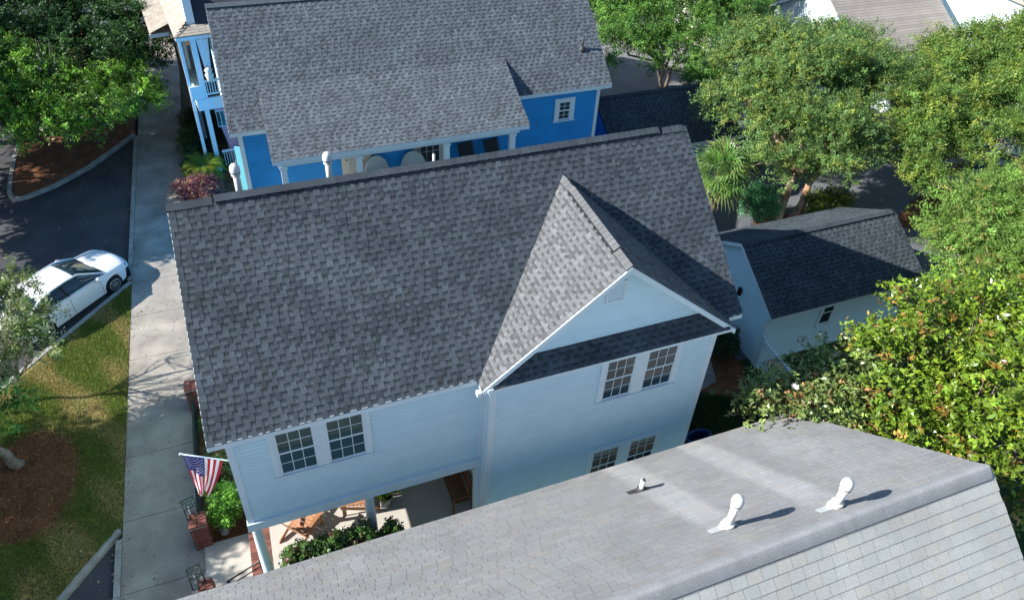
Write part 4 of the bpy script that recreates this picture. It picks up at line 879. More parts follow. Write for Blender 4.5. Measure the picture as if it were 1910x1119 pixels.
m = MB(); m.box((33.2, 14.6, 0), (36.8, 16.6, 1.95)); m.build('wall', 'trim', sh); m = MB(); m.box((33.0, 14.4, 1.95), (37.0, 16.8, 2.12)); m.build('fascia', 'trim', sh)
m = MB(); m.prism([(33.05, 14.45, 2.12), (36.95, 14.45, 2.12), (36.95, 16.75, 2.7), (33.05, 16.75, 2.7)], (0, 0, .03)); m.build('roof', 'drive', sh)
wb = thing('far_white_house', (42.5, 17, 0), 'bright white two-storey building in the top right corner', 'house')
m = MB(); m.box((39.6, 15.2, 0), (47, 21, 5.6)); m.build('wall', 'trim', wb); m = MB(); m.prism([(39.3, 14.9, 5.6), (39.3, 21.3, 5.6), (39.3, 18.1, 7.4)], (8, 0, 0)); m.build('roof', 'sh_far', wb)
for x in (41.0, 42.6, 44.2): window(wb, x, x+.6, 3.6, 4.6, 15.2, lites=(2, 2), casing=.08)
# far garden umbrella
um = thing('garden_umbrella', (42.0, 21.6, 0), 'round pale garden umbrella in front of the dark hedge near the top right corner', 'umbrella')
m = MB(); m.tube([(42, 21.6, 0), (42, 21.6, 2.3)], .03, 8); m.build('pole', 'black', um, True); m = MB(); m.lathe((42, 21.6, 0), [(1.25, 1.95), (.9, 2.1), (.4, 2.28), (.02, 2.38)], 12); m.build('canopy', 'trim', um)

# ------------------------------------------------------------------ yard furniture and masonry
def brick_pillar(x, y, w_, h, label):
    t = thing('brick_pillar', (x, y, 0), label, 'pillar', 'red brick pillars along the pavement')
    m = MB(); m.box((x-w_/2+.012, y-w_/2+.012, -.02), (x+w_/2-.012, y+w_/2-.012, h-.05)); core = m.build('core', 'mortar', t)
    n = int((h-.07)/.075)
    for r in range(n):
        z = .04+r*.075; hb = w_/2
        for s_ in range(4):
            for k in range(2):
                off = (-.25 if k == 0 else .25)*w_ + (.03 if r % 2 else -.03)
                m = MB()
                L_ = w_/4-.006; 
                if s_ % 2 == 0: q = (x+off*.92, y+(hb-.010)*(1 if s_ else -1)); m.box((q[0]-L_, q[1]-.016, z-.031), (q[0]+L_, q[1]+.016, z+.031), (random.uniform(.7, 1.25),)*3)
                else: q = (x+(hb-.010)*(1 if s_ == 1 else -1), y+off*.92); m.box((q[0]-.016, q[1]-L_, z-.031), (q[0]+.016, q[1]+L_, z+.031), (random.uniform(.7, 1.25),)*3)
                m.build('brick', 'brick', core)
    z = .04+n*.075
    m = MB(); m.box((x-w_/2-.01, y-w_/2-.01, z-.03), (x+w_/2+.01, y+w_/2+.01, z+.0)); cp = m.build('cap', 'mortar', t)
    for k in range(5):
        for j in range(2):
            m = MB(); yy = y-w_/2-.01+(w_+.02)*(k+.5)/5; xx = x+(j-.5)*(w_+.03)/2; tt = random.uniform(.75, 1.25)
            m.box((xx-w_/4-.004, yy-(w_+.02)/10+.004, z), (xx+w_/4-.004, yy+(w_+.02)/10-.004, z+.065), (tt, tt, tt)); m.build('brick', 'brick', cp)
    return t
brick_pillar(-1.40, 6.42, .36, 1.0, 'brick pillar half hidden under the left roof edge of the white house')
brick_pillar(-1.40, 1.86, .38, 1.0, 'brick pillar by the front walk, nearest below the flag')
brick_pillar(-1.30, .12, .30, .95, 'low brick pillar at the bottom edge beside the near roof')
def lantern(x, y, z, label):
    t = thing('iron_lantern', (x, y, z), label, 'lantern', 'iron pillar lanterns', R(14))
    h, a = .42, .15
    m = MB()
    for sx in (-1, 1):
        for sy in (-1, 1): m.beam((sx*a, sy*a, 0), (sx*a*.9, sy*a*.9, h), .02, .02)
    for zz in (.01, h):
        for p, q in (((-a, -a), (a, -a)), ((a, -a), (a, a)), ((a, a), (-a, a)), ((-a, a), (-a, -a))): m.beam((*p, zz), (*q, zz), .02, .02)
    m.build('frame', 'iron', t)
    m = MB(); R5 = [(a*.95*math.cos(PI/2+2*PI*k*2/5), a*.95*math.sin(PI/2+2*PI*k*2/5), h+.01) for k in range(5)]
    for k in range(5): m.beam(R5[k], R5[(k+1) % 5], .013, .013)
    m.tube([(a*.95*math.cos(2*PI*k/18), a*.95*math.sin(2*PI*k/18), h+.012) for k in range(19)], .008, 6); m.build('star_top', 'iron', t)
    m = MB(); m.lathe((0, 0, 0), [(.07, 0), (.04, .06), (.06, .12), (.05, .3), (.01, .33)], 12); m.build('lamp', 'pot', t, True)
lantern(-1.50, 2.06, 1.05, 'dark green iron lantern with star top on the brick pillar below the flag')
lantern(-1.44, .22, 1.0, 'dark green iron lantern with star top at the bottom edge of the pavement')
fn = thing('iron_fence', (-1.40, 4, 0), 'dark green iron railing between the two brick pillars beside the pavement', 'fence')
for z in (.15, .85): m = MB(); m.box((-1.42, 2.07, z), (-1.39, 6.22, z+.03)); m.build('rail', 'iron', fn)
for k in range(38): m = MB(); y = 2.15+k*.108; m.tube([(-1.405, y, .05), (-1.405, y, .98)], .011, 5); m.tube([(-1.405, y, .98), (-1.405, y, 1.04)], [.02, .002], 5); m.build('picket', 'iron', fn)
hr_ = thing('handrail', (-.5, .3, 0), 'black metal handrail beside the front brick steps', 'railing')
m = MB(); m.tube([(-.88, .26, .55), (-.78, .26, .62), (-.05, .10, 1.28), (.06, .10, 1.30)], .022, 8); m.build('rail', 'black', hr_, True)
m = MB(); m.tube([(-.84, .26, .38), (-.05, .10, 1.06)], .014, 8); m.build('rail', 'black', hr_, True)
for x, y, z0, z1 in ((-.84, .26, 0, .6), (-.03, .10, .43, 1.28)): m = MB(); m.tube([(x, y, z0), (x, y, z1)], .02, 8); m.build('post', 'black', hr_, True)
# steps
st = thing('front_steps', (-.3, .8, 0), 'two shallow brick front steps between the walk and the porch', 'steps')
for k, (x0, x1, h) in enumerate(((-.62, -.315, .15), (-.46, -.316, .29))):
    m = MB(); m.box((x0+.005, .0, 0.04 if k == 0 else .151), (x1, .33, h)); s_ = m.build('step', 'mortar', st)
    for j in range(4): piece('brick', random.choice(BR), s_, ((x0+x1)/2, .04+j*.08, h-.012))
# flag
fl_ = thing('flag', (0, .3, 4.9), 'stars and stripes flag on a white pole leaning from the corner of the white house', 'flag')
p0, p1 = Vector((-.03, .3, 4.87)), Vector((-.88, .3, 5.48))
m = MB(); m.tube([p0, p1], .013, 8); m.lathe((p1.x, p1.y, p1.z), [(.002, -.03), (.03, 0), (.002, .035)], 10); m.build('pole', 'trim', fl_, True)
m = MB(); m.box((-.05, .26, 4.80), (-.0, .34, 4.92)); m.build('bracket', 'trim', fl_)
NXg, NYg = 40, 26                # hoist runs along the pole, the fly hangs down and folds
def flagp(s, f):                  # s: 0 at pole tip (union) .. 1 near house; f: 0 at pole .. 1 fly end
    a = p1.lerp(p0, .03+s*.80)
    down = f*1.42
    x = a.x*(1-f*.85)+(-.80)*f*.85+s*.10*f
    y = .3+.07*math.sin(s*9+f*2.0)*f**.6+.03*math.sin(s*17-f*4)*f-.10*f
    z = a.z-down*(.86+.10*s)*(1-.40*s*f)+.02*math.sin(s*13)*f
    return Vector((x, y, z))
for q in range(14):              # thirteen stripes, then the canton
    m = MB()
    for i in (range(2*q, 2*q+2) if q < 13 else range(14)):
        for j in range(NXg):
            if (i < 14 and j < NXg*.42) != (q == 13): continue
            s0, s1 = i/26, (i+1)/26; f0, f1 = j/NXg, (j+1)/NXg; m.quad(flagp(s0, f0), flagp(s1, f0), flagp(s1, f1), flagp(s0, f1))
    m.build('stripe' if q < 13 else 'canton', 'navy' if q == 13 else ('red', 'whitefab')[q % 2], fl_, True)
m = MB()
for a in range(9):
    for b in range(6 if a % 2 == 0 else 5):
        s = .02+(.50)*(a+.7)/9.6; f = .03+.37*((b+.5 if a % 2 else b)+.5)/6.2
        c = flagp(s, f); n = (flagp(s+.01, f)-c).cross(flagp(s, f+.01)-c).normalized(); n = n if n.dot(CAM-c) > 0 else -n
        e1 = (flagp(s+.01, f)-c).normalized(); e2 = n.cross(e1); r_ = .021
        vs = []
        for q in range(10):
            rr = r_ if q % 2 == 0 else r_*.42; vs.append(c+n*.004+e1*math.cos(q*PI/5)*rr+e2*math.sin(q*PI/5)*rr)
        m.add(vs, (tuple(range(10)),))
tag(m.build('stars', 'whitefab', fl_), kind='stuff')
# porch furniture
def adirondack(x, y, rz, label):
    t = thing('adirondack_chair', (x, y, .45), label, 'chair', 'wooden adirondack chairs on the porch', R(rz))
    for k in range(6): m = MB(); yy = -.30+k*.095; m.prism([(-.27, yy, .36-.028*k), (.27, yy, .36-.028*k), (.27, yy+.08, .36-.028*k-.02), (-.27, yy+.08, .36-.028*k-.02)], (0, 0, .02), (random.uniform(.85, 1.15),)*3); m.build('seat_slat', 'wood', t)
    for k in range(6): m = MB(); xx = -.27+k*.092; hh = .62+.14*math.sin(PI*(k+.5)/6); m.prism([(xx, .24, .24), (xx+.08, .24, .24), (xx+.085, .24+hh*.38, .24+hh), (xx-.005, .24+hh*.38, .24+hh)], (0, .02, .008), (random.uniform(.85, 1.15),)*3); m.build('back_slat', 'wood', t)
    for s_ in (-1, 1):
        m = MB(); m.prism([(s_*.30-.07*(s_ > 0)*0, -.42, .56), (s_*.42, -.42, .56), (s_*.40, .36, .56), (s_*.31, .36, .56)], (0, 0, .022)); m.build('armrest', 'wood', t)
        m = MB(); m.box((min(s_*.30, s_*.33), -.36, 0), (max(s_*.30, s_*.33), -.26, .56)); m.build('leg', 'wood', t)
        m = MB(); m.prism([(s_*.285, -.40, .28), (s_*.285, -.40, .38), (s_*.285, .55, .10), (s_*.285, .60, .0), (s_*.285, .45, .0)], (.022, 0, 0)); m.build('side_rail', 'wood', t)
    return t
adirondack(1.02, 1.12, 135, 'left slatted adirondack chair behind the corner column on the porch')
adirondack(2.42, 1.42, -98, 'right slatted adirondack chair beside the second porch column')
b = thing('porch_bench', (5.05, 1.1, .45), 'long brown wooden bench against the right wall of the porch', 'bench', rz=0)
for k in range(5): m = MB(); m.box((4.72+k*.095, .30, .86), (4.72+k*.095+.085, 1.85, .885), (random.uniform(.85, 1.15),)*3); m.build('seat_slat', 'wood_d', b)
for k in range(16): m = MB(); y = .34+k*.098; m.box((5.23, y, .9), (5.25, y+.07, 1.36), (random.uniform(.85, 1.15),)*3); m.build('back_slat', 'wood_d', b)
m = MB(); m.box((5.22, .30, 1.36), (5.26, 1.85, 1.44)); m.build('back_rail', 'wood_d', b)
for y in (.27, 1.83):
    m = MB(); m.box((4.72, y, .45), (4.77, y+.05, 1.08)); m.box((5.21, y, .45), (5.26, y+.05, 1.42)); m.build('leg', 'wood_d', b)
    m = MB(); m.box((4.70, y-.01, 1.08), (5.209, y+.06, 1.11)); m.build('armrest', 'wood_d', b)
def leafclump(name, c, r, ntw, per, sz, col, label, cat, vary=.28, mats='leaf', alt=None, altp=0, seed=1, group=None, pot=None, aspect=2.2, spread=.05, shell=.45, stem=True, droop=0.):
    c = Vector(c); base = (c.x, c.y, pot[0] if pot else (c.z-r[2]))
    t = thing(name, base, label, cat, group)
    P, Nn, tw, C, d, g = blob_points([(c.x, c.y, c.z, *r)], ntw, per, spread, shell, seed=seed)
    leaves('foliage', t, P, Nn, sz*np.exp(g.normal(size=len(P))*.2), tint(tw, ntw, col, vary, g, alt, altp), mats, aspect, droop=droop)
    if stem:
        m = MB()
        for k in range(9): q = C[int(g.integers(len(C)))]; m.tube([base, (Vector(base)+Vector(q))/2+Vector((0, 0, .03)), q], [.02, .014, .006], 5)
        m.build('stem', 'bark', t)
    if pot:
        z, rr, h = pot; m = MB(); m.lathe((c.x, c.y, z), [(rr*.7, 0), (rr, h*.9), (rr*1.08, h*.9), (rr*1.08, h), (rr*.9, h), (rr*.85, h*.85)], 16); m.build('pot', 'pot', t, True)
    return t
leafclump('potted_plant', (3.15, 1.15, 1.22), (.30, .30, .30), 70, 12, .13, (.15, .24, .03), 'bright yellow-green potted plant by the second porch column', 'plant', alt=(.25, .04, .05), altp=.15, pot=(.45, .18, .40), seed=3, aspect=1.7)
leafclump('potted_plant', (1.95, 2.05, 1.0), (.26, .26, .28), 60, 12, .10, (.06, .12, .03), 'dark leafy potted plant between the two porch chairs', 'plant', pot=(.45, .16, .35), seed=4)
m = MB(); m.lathe((-.90, 1.95, 0), [(.02, 0), (.11, .02), (.13, .12), (.08, .2), (.01, .23)], 14); single(m, 'garden_orb', 'stone', (-.90, 1.95, 0), 'grey garden stone ball in the mulch beside the front walk', 'ornament', smooth=True)

# ------------------------------------------------------------------ cars
def car(loc, rz, paint, label, detail=True):
    t = thing('parked_car', loc, label, 'car', None, rz)
    # body loft: stations along +x (front), half sections
    L0, L1 = -2.32, 2.32; wx = (-1.36, 1.36)
    def half(x):                       # half width at belt
        u = max(0, (abs(x)-1.15)/1.17)
        return .90*(1-.10*u**2-.16*u**6)
    def bow(x, y): return x-math.copysign(max(0, abs(x)-1.5)/.82*(y/.9)**2*.26, x)
    def belt(x):
        if x > 1.1: return .93-.10*((x-1.1)/1.22)**1.4-.14*max(0, (x-2.0)/.32)**2
        if x < -1.25: return .99-.02*((-x-1.25)/1.07)-.10*max(0, (-x-2.05)/.27)**2
        return .93+.06*(1.1-x)/2.35
    def crown(x):                      # centreline height of the lower body
        if x > 1.1: return 1.0-.17*((x-1.1)/1.22)**1.7-.20*max(0, (x-2.0)/.32)**2
        if x < -1.25: return 1.09-.04*((-x-1.25)/1.07)-.16*max(0, (-x-2.05)/.27)**2
        return 1.02
    def sill(x):
        z = .20+.06*max(0, abs(x)-1.9)/.4
        for wc in wx:
            d2 = .375**2-(x-wc)**2
            if d2 > 0: z = max(z, .31+math.sqrt(d2))
        return z
    xs = sorted(set([L0+(L1-L0)*i/46 for i in range(47)]+[wc+.375*math.cos(PI*k/10) for wc in wx for k in range(11)]))
    m = MB(); n = 0; ring_ = []
    for x in xs:
        w_, b_, c_, s_ = half(x), belt(x), crown(x), sill(x)
        sec = [(w_*.97, s_), (w_*1.0, min(max(s_+.02, .42), b_-.06)), (w_*1.015, min(max(s_+.04, .60), b_-.04)), (w_*1.0, b_-.09 if b_-.09 > s_+.05 else b_-.02), (w_*.955, b_), (w_*.90, b_+(c_-b_)*.30), (w_*.70, b_+(c_-b_)*.68), (w_*.38, b_+(c_-b_)*.93), (0, c_)]
        ring_.append([(bow(x, y), y, z) for y, z in sec]+[(bow(x, y), -y, z) for y, z in sec[-2::-1]])
    k = len(ring_[0]); v = [p for r_ in ring_ for p in r_]; f = []
    for i in range(len(xs)-1):
        for j in range(k-1): f.append((i*k+j, i*k+j+1, (i+1)*k+j+1, (i+1)*k+j))
    f.append(tuple(range(k))[::-1]); f.append(tuple((len(xs)-1)*k+j for j in range(k)))
    m.add(v, f); body = m.build('body', paint, t, True)
    mod = body.modifiers.new('edge', 'EDGE_SPLIT'); mod.split_angle = R(38)
    m = MB(); m.box((-2.1, -.80, .17), (2.1, .80, .55)); m.build('underbody', 'black', t)
    # greenhouse
    prof = [(-1.78, 1.06), (-1.15, 1.36), (-.60, 1.445), (-.05, 1.45), (.38, 1.41), (1.14, 1.01)]
    def hw(z): return .80-.26*max(0, (z-1.0)/.45)**1.15
    def top(x):
        for (a, za), (b_, zb) in zip(prof, prof[1:]):
            if a <= x <= b_: u = (x-a)/(b_-a); return za+(zb-za)*u
        return 1.0
    m = MB(); xs2 = [-1.78+i*(2.92/30) for i in range(31)]; rr = []
    for x in xs2:
        zt = top(x); h_ = hw(zt); zb = min(.95, zt-.02); rr.append([(x, .815, zb), (x, h_+.03, zt-.04), (x, h_*.9, zt-.005), (x, h_*.5, zt+.018), (x, 0, zt+.024), (x, -h_*.5, zt+.018), (x, -h_*.9, zt-.005), (x, -h_-.03, zt-.04), (x, -.815, zb)])
    v = [p for r_ in rr for p in r_]; k = 9; f = [(i*k+j, i*k+j+1, (i+1)*k+j+1, (i+1)*k+j) for i in range(30) for j in range(8)]
    m.add(v, f); m.build('window_glass', 'glass', t, True)
    # roof skin and pillars, just outside the glass
    m = MB(); rr2 = []; ii = [i for i, x in enumerate(xs2) if -1.12 <= x <= .36]
    for i in ii: rr2.append([(p[0], p[1]*1.006, p[2]+.010) for p in rr[i][1:8]])
    v = [p for r_ in rr2 for p in r_]; k = 7; f = [(i*k+j, i*k+j+1, (i+1)*k+j+1, (i+1)*k+j) for i in range(len(ii)-1) for j in range(6)]; m.add(v, f); m.build('roof_panel', paint, t, True)
    for s_ in (-1, 1):
        m = MB()
        def rail(pts, w_): m.tube(pts, w_, 6)
        m.tube([(1.18, s_*.80, .965), (.77, s_*.735, 1.20), (.36, s_*.60, 1.40), (-.05, s_*.585, 1.425), (-.6, s_*.59, 1.42), (-1.12, s_*.64, 1.335), (-1.5, s_*.74, 1.17), (-1.80, s_*.80, 1.03)], [.035, .033, .033, .03, .03, .045, .06, .06], 7)
        m.build('roof_pillar', paint, t, True)
        m = MB(); m.beam((-.22, s_*.825, .95), (-.32, s_*.60, 1.40), .05, .03, (0, s_, .3)); m.build('door_pillar', 'black', t)
        m = MB(); m.tube([(.82, s_*.86, 1.0), (.76, s_*.99, 1.02)], [.03, .04], 6); m.lathe((.76, s_*1.0, 1.02), [(.03, -.08), (.10, -.04), (.11, .03), (.07, .08)], 10); m.build('wing_mirror', paint, t, True)
        for xx, zz in ((.35, .74), (-.75, .77)): m = MB(); m.box((xx-.34, min(s_*.905, s_*.93), zz), (xx-.18, max(s_*.905, s_*.93), zz+.025)); m.build('door_handle', paint, t)
        for xa in (.90, -.26, -1.18): m = MB(); m.beam((xa, s_*.912, .30), (xa-.02, s_*.905, .92), .008, .012, (0, s_, 0)); m.build('door_seam', 'black', t)
        m = MB(); m.prism([(2.23, s_*.52, .70), (2.12, s_*.68, .735), (1.80, s_*.80, .845), (1.76, s_*.80, .81), (2.03, s_*.78, .68)], (.015, 0, .035)); m.build('headlight', 'lens', t)
        m = MB(); m.box((-2.22, min(s_*.50, s_*.76), .78), (-2.05, max(s_*.50, s_*.76), .92)); m.build('tail_light', 'red', t)
        for wc in wx:
            m = MB(); m.tube([(wc, s_*.70, .31), (wc, s_*.885, .31)], [.315, .315], 28); m.tube([(wc, s_*.885, .31), (wc, s_*.90, .31)], [.315, .285], 28); wh = m.build('wheel', 'tyre', t)
            m = MB(); m.tube([(wc, s_*.895, .31), (wc, s_*.903, .31)], [.215, .215], 24); m.build('wheel_dish', 'black', wh)
            m = MB()
            for q in range(8): a = q*PI/4; m.beam((wc+.04*math.cos(a), s_*.907, .31+.04*math.sin(a)), (wc+.205*math.cos(a), s_*.907, .31+.205*math.sin(a)), .045, .014, (0, s_, 0))
            m.tube([(wc+.21*math.cos(q*PI/12), s_*.905, .31+.21*math.sin(q*PI/12)) for q in range(25)], .014, 5, False); m.tube([(wc, s_*.9, .31), (wc, s_*.918, .31)], .05, 12); m.build('rim', 'rim', wh)
    m = MB(); m.prism([(2.325, -.45, .40), (2.325, .45, .40), (2.30, .52, .62), (2.30, -.52, .62)], (.012, 0, 0)); m.build('grille', 'black', t)
    # windscreen header seam
    m = MB(); m.beam((1.17, -.74, .985), (1.17, .74, .985), .05, .02); m.build('wiper_cowl', 'black', t)
    return t
CA = R(43.5); DRC = Vector((math.cos(CA), math.sin(CA), 0)); DN = Vector((-DRC.y, DRC.x, 0))
cc = Vector((-3.86, 12.78, 0))-DRC*1.36*.99+DN*.885*.96; wc_ = car((cc.x, cc.y, ZR), CA, 'whitecar', 'white saloon car parked nose to the pavement beside the grass verge'); wc_.scale = (.99, .96, .97)
car((32.4, 8.3, 0), R(-30), 'bluecar', 'dark blue car parked in deep shade under the right-hand tree', False)
car((35.0, 8.6, 0), R(-55), 'whitecar', 'white car at the right edge seen through the foliage', False)
# blue kayak-like tub behind the white house
tb = thing('blue_tub', (12.25, .35, 0), 'blue plastic tub on the grass just past the right corner of the white house', 'tub')
m = MB(); n = 20; pr = []
for k in range(n): a = 2*PI*k/n; pr.append((12.25+.40*math.cos(a), .38+.20*math.sin(a)))
m.add([(x, y, .50) for x, y in pr]+[(12.25+(x-12.25)*.8, .38+(y-.38)*.8, .0) for x, y in pr]+[(12.25+(x-12.25)*.9, .38+(y-.38)*.85, .50) for x, y in pr]+[(12.25+(x-12.25)*.75, .38+(y-.38)*.7, .12) for x, y in pr],
      [(k, (k+1) % n, n+(k+1) % n, n+k) for k in range(n)]+[(2*n+k, 2*n+(k+1) % n, (k+1) % n, k) for k in range(n)]+[(3*n+k, 3*n+(k+1) % n, 2*n+(k+1) % n, 2*n+k) for k in range(n)]+[tuple(3*n+k for k in range(n))])
m.build('shell', 'plastic', tb, False); m = MB(); m.tube([(x, y, .50) for x, y in pr+pr[:1]], .022, 6, False); m.build('rim', 'plastic', tb, True)

# ------------------------------------------------------------------ shrubs, hedges, palms
def hedge(name, p0, p1, wd, h, z0, n, per, sz, col, label, alt=None, altp=0, seed=5, mats='waxy', lump=5):
    p0 = Vector(p0); p1 = Vector(p1); g = random.Random(seed); L_ = []
    for k in range(lump): f = (k+.5)/lump; c = p0.lerp(p1, f); s_ = g.uniform(.85, 1.15); L_.append((c.x, c.y, z0+h*.5*s_, (p1-p0).length/lump*.75, wd/2*s_, h*.55*s_))
    t = thing(name, (p0.x, p0.y, z0), label, 'hedge'); P, Nn, tw, C, d, gg_ = blob_points(L_, n, per, .04, .5, seed=seed)
    leaves('foliage', t, P, Nn, sz*np.exp(gg_.normal(size=len(P))*.2), tint(tw, n, col, .3, gg_, alt, altp), mats, 1.9)
    m = MB()
    for k in range(lump*2): f = (k+.5)/lump/2; c = p0.lerp(p1, f); m.tube([(c.x, c.y, z0), (c.x+.05, c.y, z0+h*.7)], [.02, .008], 5)
    m.build('stem', 'bark', t); return t
hedge('porch_hedge', (.50, -.34, 0), (3.2, -.34, 0), .70, 1.80, 0, 3300, 16, .07, (.040, .085, .018), 'clipped green hedge along the front edge of the porch', alt=(.085, .04, .03), altp=.16, seed=5, lump=8)
leafclump('shrub', (-.72, 2.35, .62), (.52, .62, .52), 260, 16, .085, (.085, .20, .022), 'bright green rounded shrub beside the front walk', 'shrub', seed=11, mats='leaf')
leafclump('shrub', (-.75, 3.7, .45), (.55, .75, .42), 260, 16, .07, (.040, .075, .020), 'dull green low shrub behind the iron railing', 'shrub', seed=12, alt=(.10, .05, .03), altp=.2)
leafclump('shrub', (-.72, 5.2, .45), (.55, .75, .42), 260, 16, .08, (.06, .13, .02), 'leafy shrub under the roof edge by the flag', 'shrub', seed=13)
leafclump('shrub', (-.70, 6.6, .40), (.5, .7, .42), 200, 14, .08, (.05, .11, .02), 'small shrub beside the half hidden brick pillar', 'shrub', seed=14)
leafclump('purple_shrub', (-.85, 17.45, .50), (.95, .85, .55), 700, 12, .075, (.085, .026, .040), 'dark purple-leaved spreading shrub in front of the sago palm', 'shrub', seed=15, alt=(.26, .14, .08), altp=.3)
leafclump('shrub', (-1.05, 21.4, .55), (.55, .9, .55), 300, 12, .09, (.022, .055, .018), 'dark green shrub beside the pavement in front of the gallery', 'shrub', seed=16)
leafclump('shrub', (-1.0, 23.4, .5), (.5, .9, .5), 250, 12, .09, (.030, .05, .02), 'farther dark shrub along the pavement by the gallery', 'shrub', seed=17)
leafclump('shrub', (-1.1, 19.6, .35), (.4, .5, .35), 150, 12, .09, (.03, .07, .02), 'small dark shrub left of the sago palm', 'shrub', seed=18)
leafclump('climbing_plant', (.95, 16.3, 1.2), (.22, .45, 1.2), 300, 12, .07, (.06, .14, .03), 'leafy white-flowered climber on the front corner of the blue house', 'plant', seed=19, alt=(.6, .6, .5), altp=.12)
leafclump('round_shrub', (20.75, 9.45, .80), (.85, .80, .85), 900, 16, .075, (.060, .19, .075), 'round blue-green shrub next to the peeling trunk', 'shrub', seed=20, spread=.07)
leafclump('shrub', (23.7, 8.75, .7), (1.25, .7, .75), 700, 14, .085, (.07, .11, .02), 'yellow-green shrub right of the peeling trunk behind the garage roof', 'shrub', seed=21, alt=(.22, .22, .03), altp=.2)
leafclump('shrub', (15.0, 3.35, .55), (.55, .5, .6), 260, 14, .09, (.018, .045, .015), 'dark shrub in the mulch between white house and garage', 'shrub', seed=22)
leafclump('shrub', (10.75, -.85, .45), (.75, .35, .5), 260, 14, .07, (.030, .065, .02), 'low green shrub under the right ground-floor window', 'shrub', seed=23)
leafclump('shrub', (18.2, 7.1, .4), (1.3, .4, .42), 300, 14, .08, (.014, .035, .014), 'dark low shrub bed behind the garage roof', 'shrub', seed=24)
m = MB(); m.lathe((22.9, 8.75, 0), [(.02, -.05), (.4, 0), (.42, .15), (.25, .32), (.02, .38)], 9); single(m, 'boulder', 'stone', (22.9, 8.75, 0), 'grey boulder at the foot of the peeling trunk', 'rock')
for k, (x, y, rz, lb) in enumerate(((23.0, 12.9, .3, 'nearest brown log of the wood pile past the blue garage'), (23.4, 13.3, .6, 'middle brown log of the wood pile past the blue garage'), (23.2, 13.6, .1, 'farthest brown log of the wood pile past the blue garage'))):
    m = MB(); m.tube([(x-.8*math.cos(rz), y-.8*math.sin(rz), .13), (x+.8*math.cos(rz), y+.8*math.sin(rz), .15)], [.12, .1], 9); single(m, 'log', 'bark', (x, y, 0), lb, 'log', 'logs past the blue garage')
# sago palm: arching fronds with leaflets, each frond a part
def sago(c, label):
    t = thing('sago_palm', (c[0], c[1], 0), label, 'palm'); g = random.Random(4); c = Vector(c)
    m = MB(); m.lathe((c.x, c.y, 0), [(.18, -.05), (.20, .25), (.22, c.z), (.1, c.z+.1)], 12, (.9, .9, .9)); m.build('trunk', 'bark', t, True)
    m = MB(); m.lathe((c.x, c.y, c.z), [(.16, 0), (.14, .12), (.05, .22)], 10); m.build('crown_heart', 'bark_r', t, True)
    for i in range(54):
        az_ = i*2.39996+g.uniform(-.1, .1); lift = .15+1.05*(1-i/54)**.9+g.uniform(-.05, .05); Lf = g.uniform(.95, 1.25)*(1 if i < 44 else .9)
        d = Vector((math.cos(az_), math.sin(az_), 0)); mb = MB(); pts = []; N_ = 12
        for k in range(N_+1):
            s_ = k/N_; pts.append(c+d*(Lf*s_*(1-.18*s_*lift))+Vector((0, 0, .08+Lf*(lift*s_-(.62+.25*lift)*s_*s_))))
        sd = Vector((-d.y, d.x, 0)); col = (g.uniform(.10, .17), g.uniform(.18, .26), .02) if g.random() > .06 else (.35, .22, .05)
        for k in range(1, N_*3):
            s_ = k/(N_*3); i0 = min(int(s_*N_), N_-1); p = pts[i0].lerp(pts[i0+1], s_*N_-i0); tg = (pts[i0+1]-pts[i0]).normalized()
            ll = .25*math.sin(PI*min(1, s_*.85+.16))**.7; up = sd.cross(tg)
            if up.z < 0: up = -up
            for sg in (-1, 1):
                e = p+(sd*sg*.9+tg*.55+up*.12).normalized()*ll; w_ = tg*.011
                mb.add([p-w_, p+w_, e], ((0, 1, 2),), col)
        mb.tube(pts, [.010]*12+[.004], 4, False, col); mb.build('frond', 'leaf', t)
sago((-.55, 18.75, .62), 'sago palm with arching green fronds between pavement and blue house')
# cabbage palm: fan leaves, each a part
def fanpalm(c, label, n=34, Rf=.98):
    t = thing('cabbage_palm', (c[0], c[1], 0), label, 'palm'); g = random.Random(9); c = Vector(c)
    m = MB(); m.tube([(c.x, c.y, -.05), (c.x+.03, c.y, 1.0), c], [.17, .15, .17], 12); m.build('trunk', 'bark', t, True)
    for i in range(n):
        az_ = i*2.39996; el = 1.35-2.15*(i/n)+g.uniform(-.1, .1); d = Vector((math.cos(az_)*math.cos(el), math.sin(az_)*math.cos(el), math.sin(el)))
        st_ = c+Vector((0, 0, .1)); hub = st_+d*g.uniform(.55, .85); sd = d.cross(Vector((0, 0, 1)));  sd = sd.normalized() if sd.length > .1 else Vector((1, 0, 0)); upv = sd.cross(d)
        mb = MB(); old = i > n*.86; col = (.32, .20, .08) if old else (g.uniform(.13, .19), g.uniform(.24, .32), g.uniform(.06, .09))
        mb.tube([st_, hub], [.018, .010], 5, False, col); S = 24; rf = Rf*g.uniform(.8, 1.05)
        for k in range(S):
            th = (k/(S-1)-.5)*R(250); ll = rf*(.62+.38*math.cos(th*.55))*g.uniform(.92, 1.05); dr = d*math.cos(th)+sd*math.sin(th)+upv*.10*math.cos(th*2)
            dr.normalize(); ps = sd*math.cos(th)-d*math.sin(th); w_ = .028
            mid = hub+dr*ll*.55+upv*.02*(1 if k % 2 else -1); end = hub+dr*ll+Vector((0, 0, -ll*g.uniform(.12, .42)))
            mb.add([hub, mid-ps*w_, mid+ps*w_, end], ((0, 1, 2), (1, 3, 2)), tuple(q*g.uniform(.85, 1.15) for q in col))
        mb.build('frond', 'waxy', t)
fanpalm((18.05, 9.2, 3.0), 'fan palm with spiky pale green leaves at the right end of the main roof')

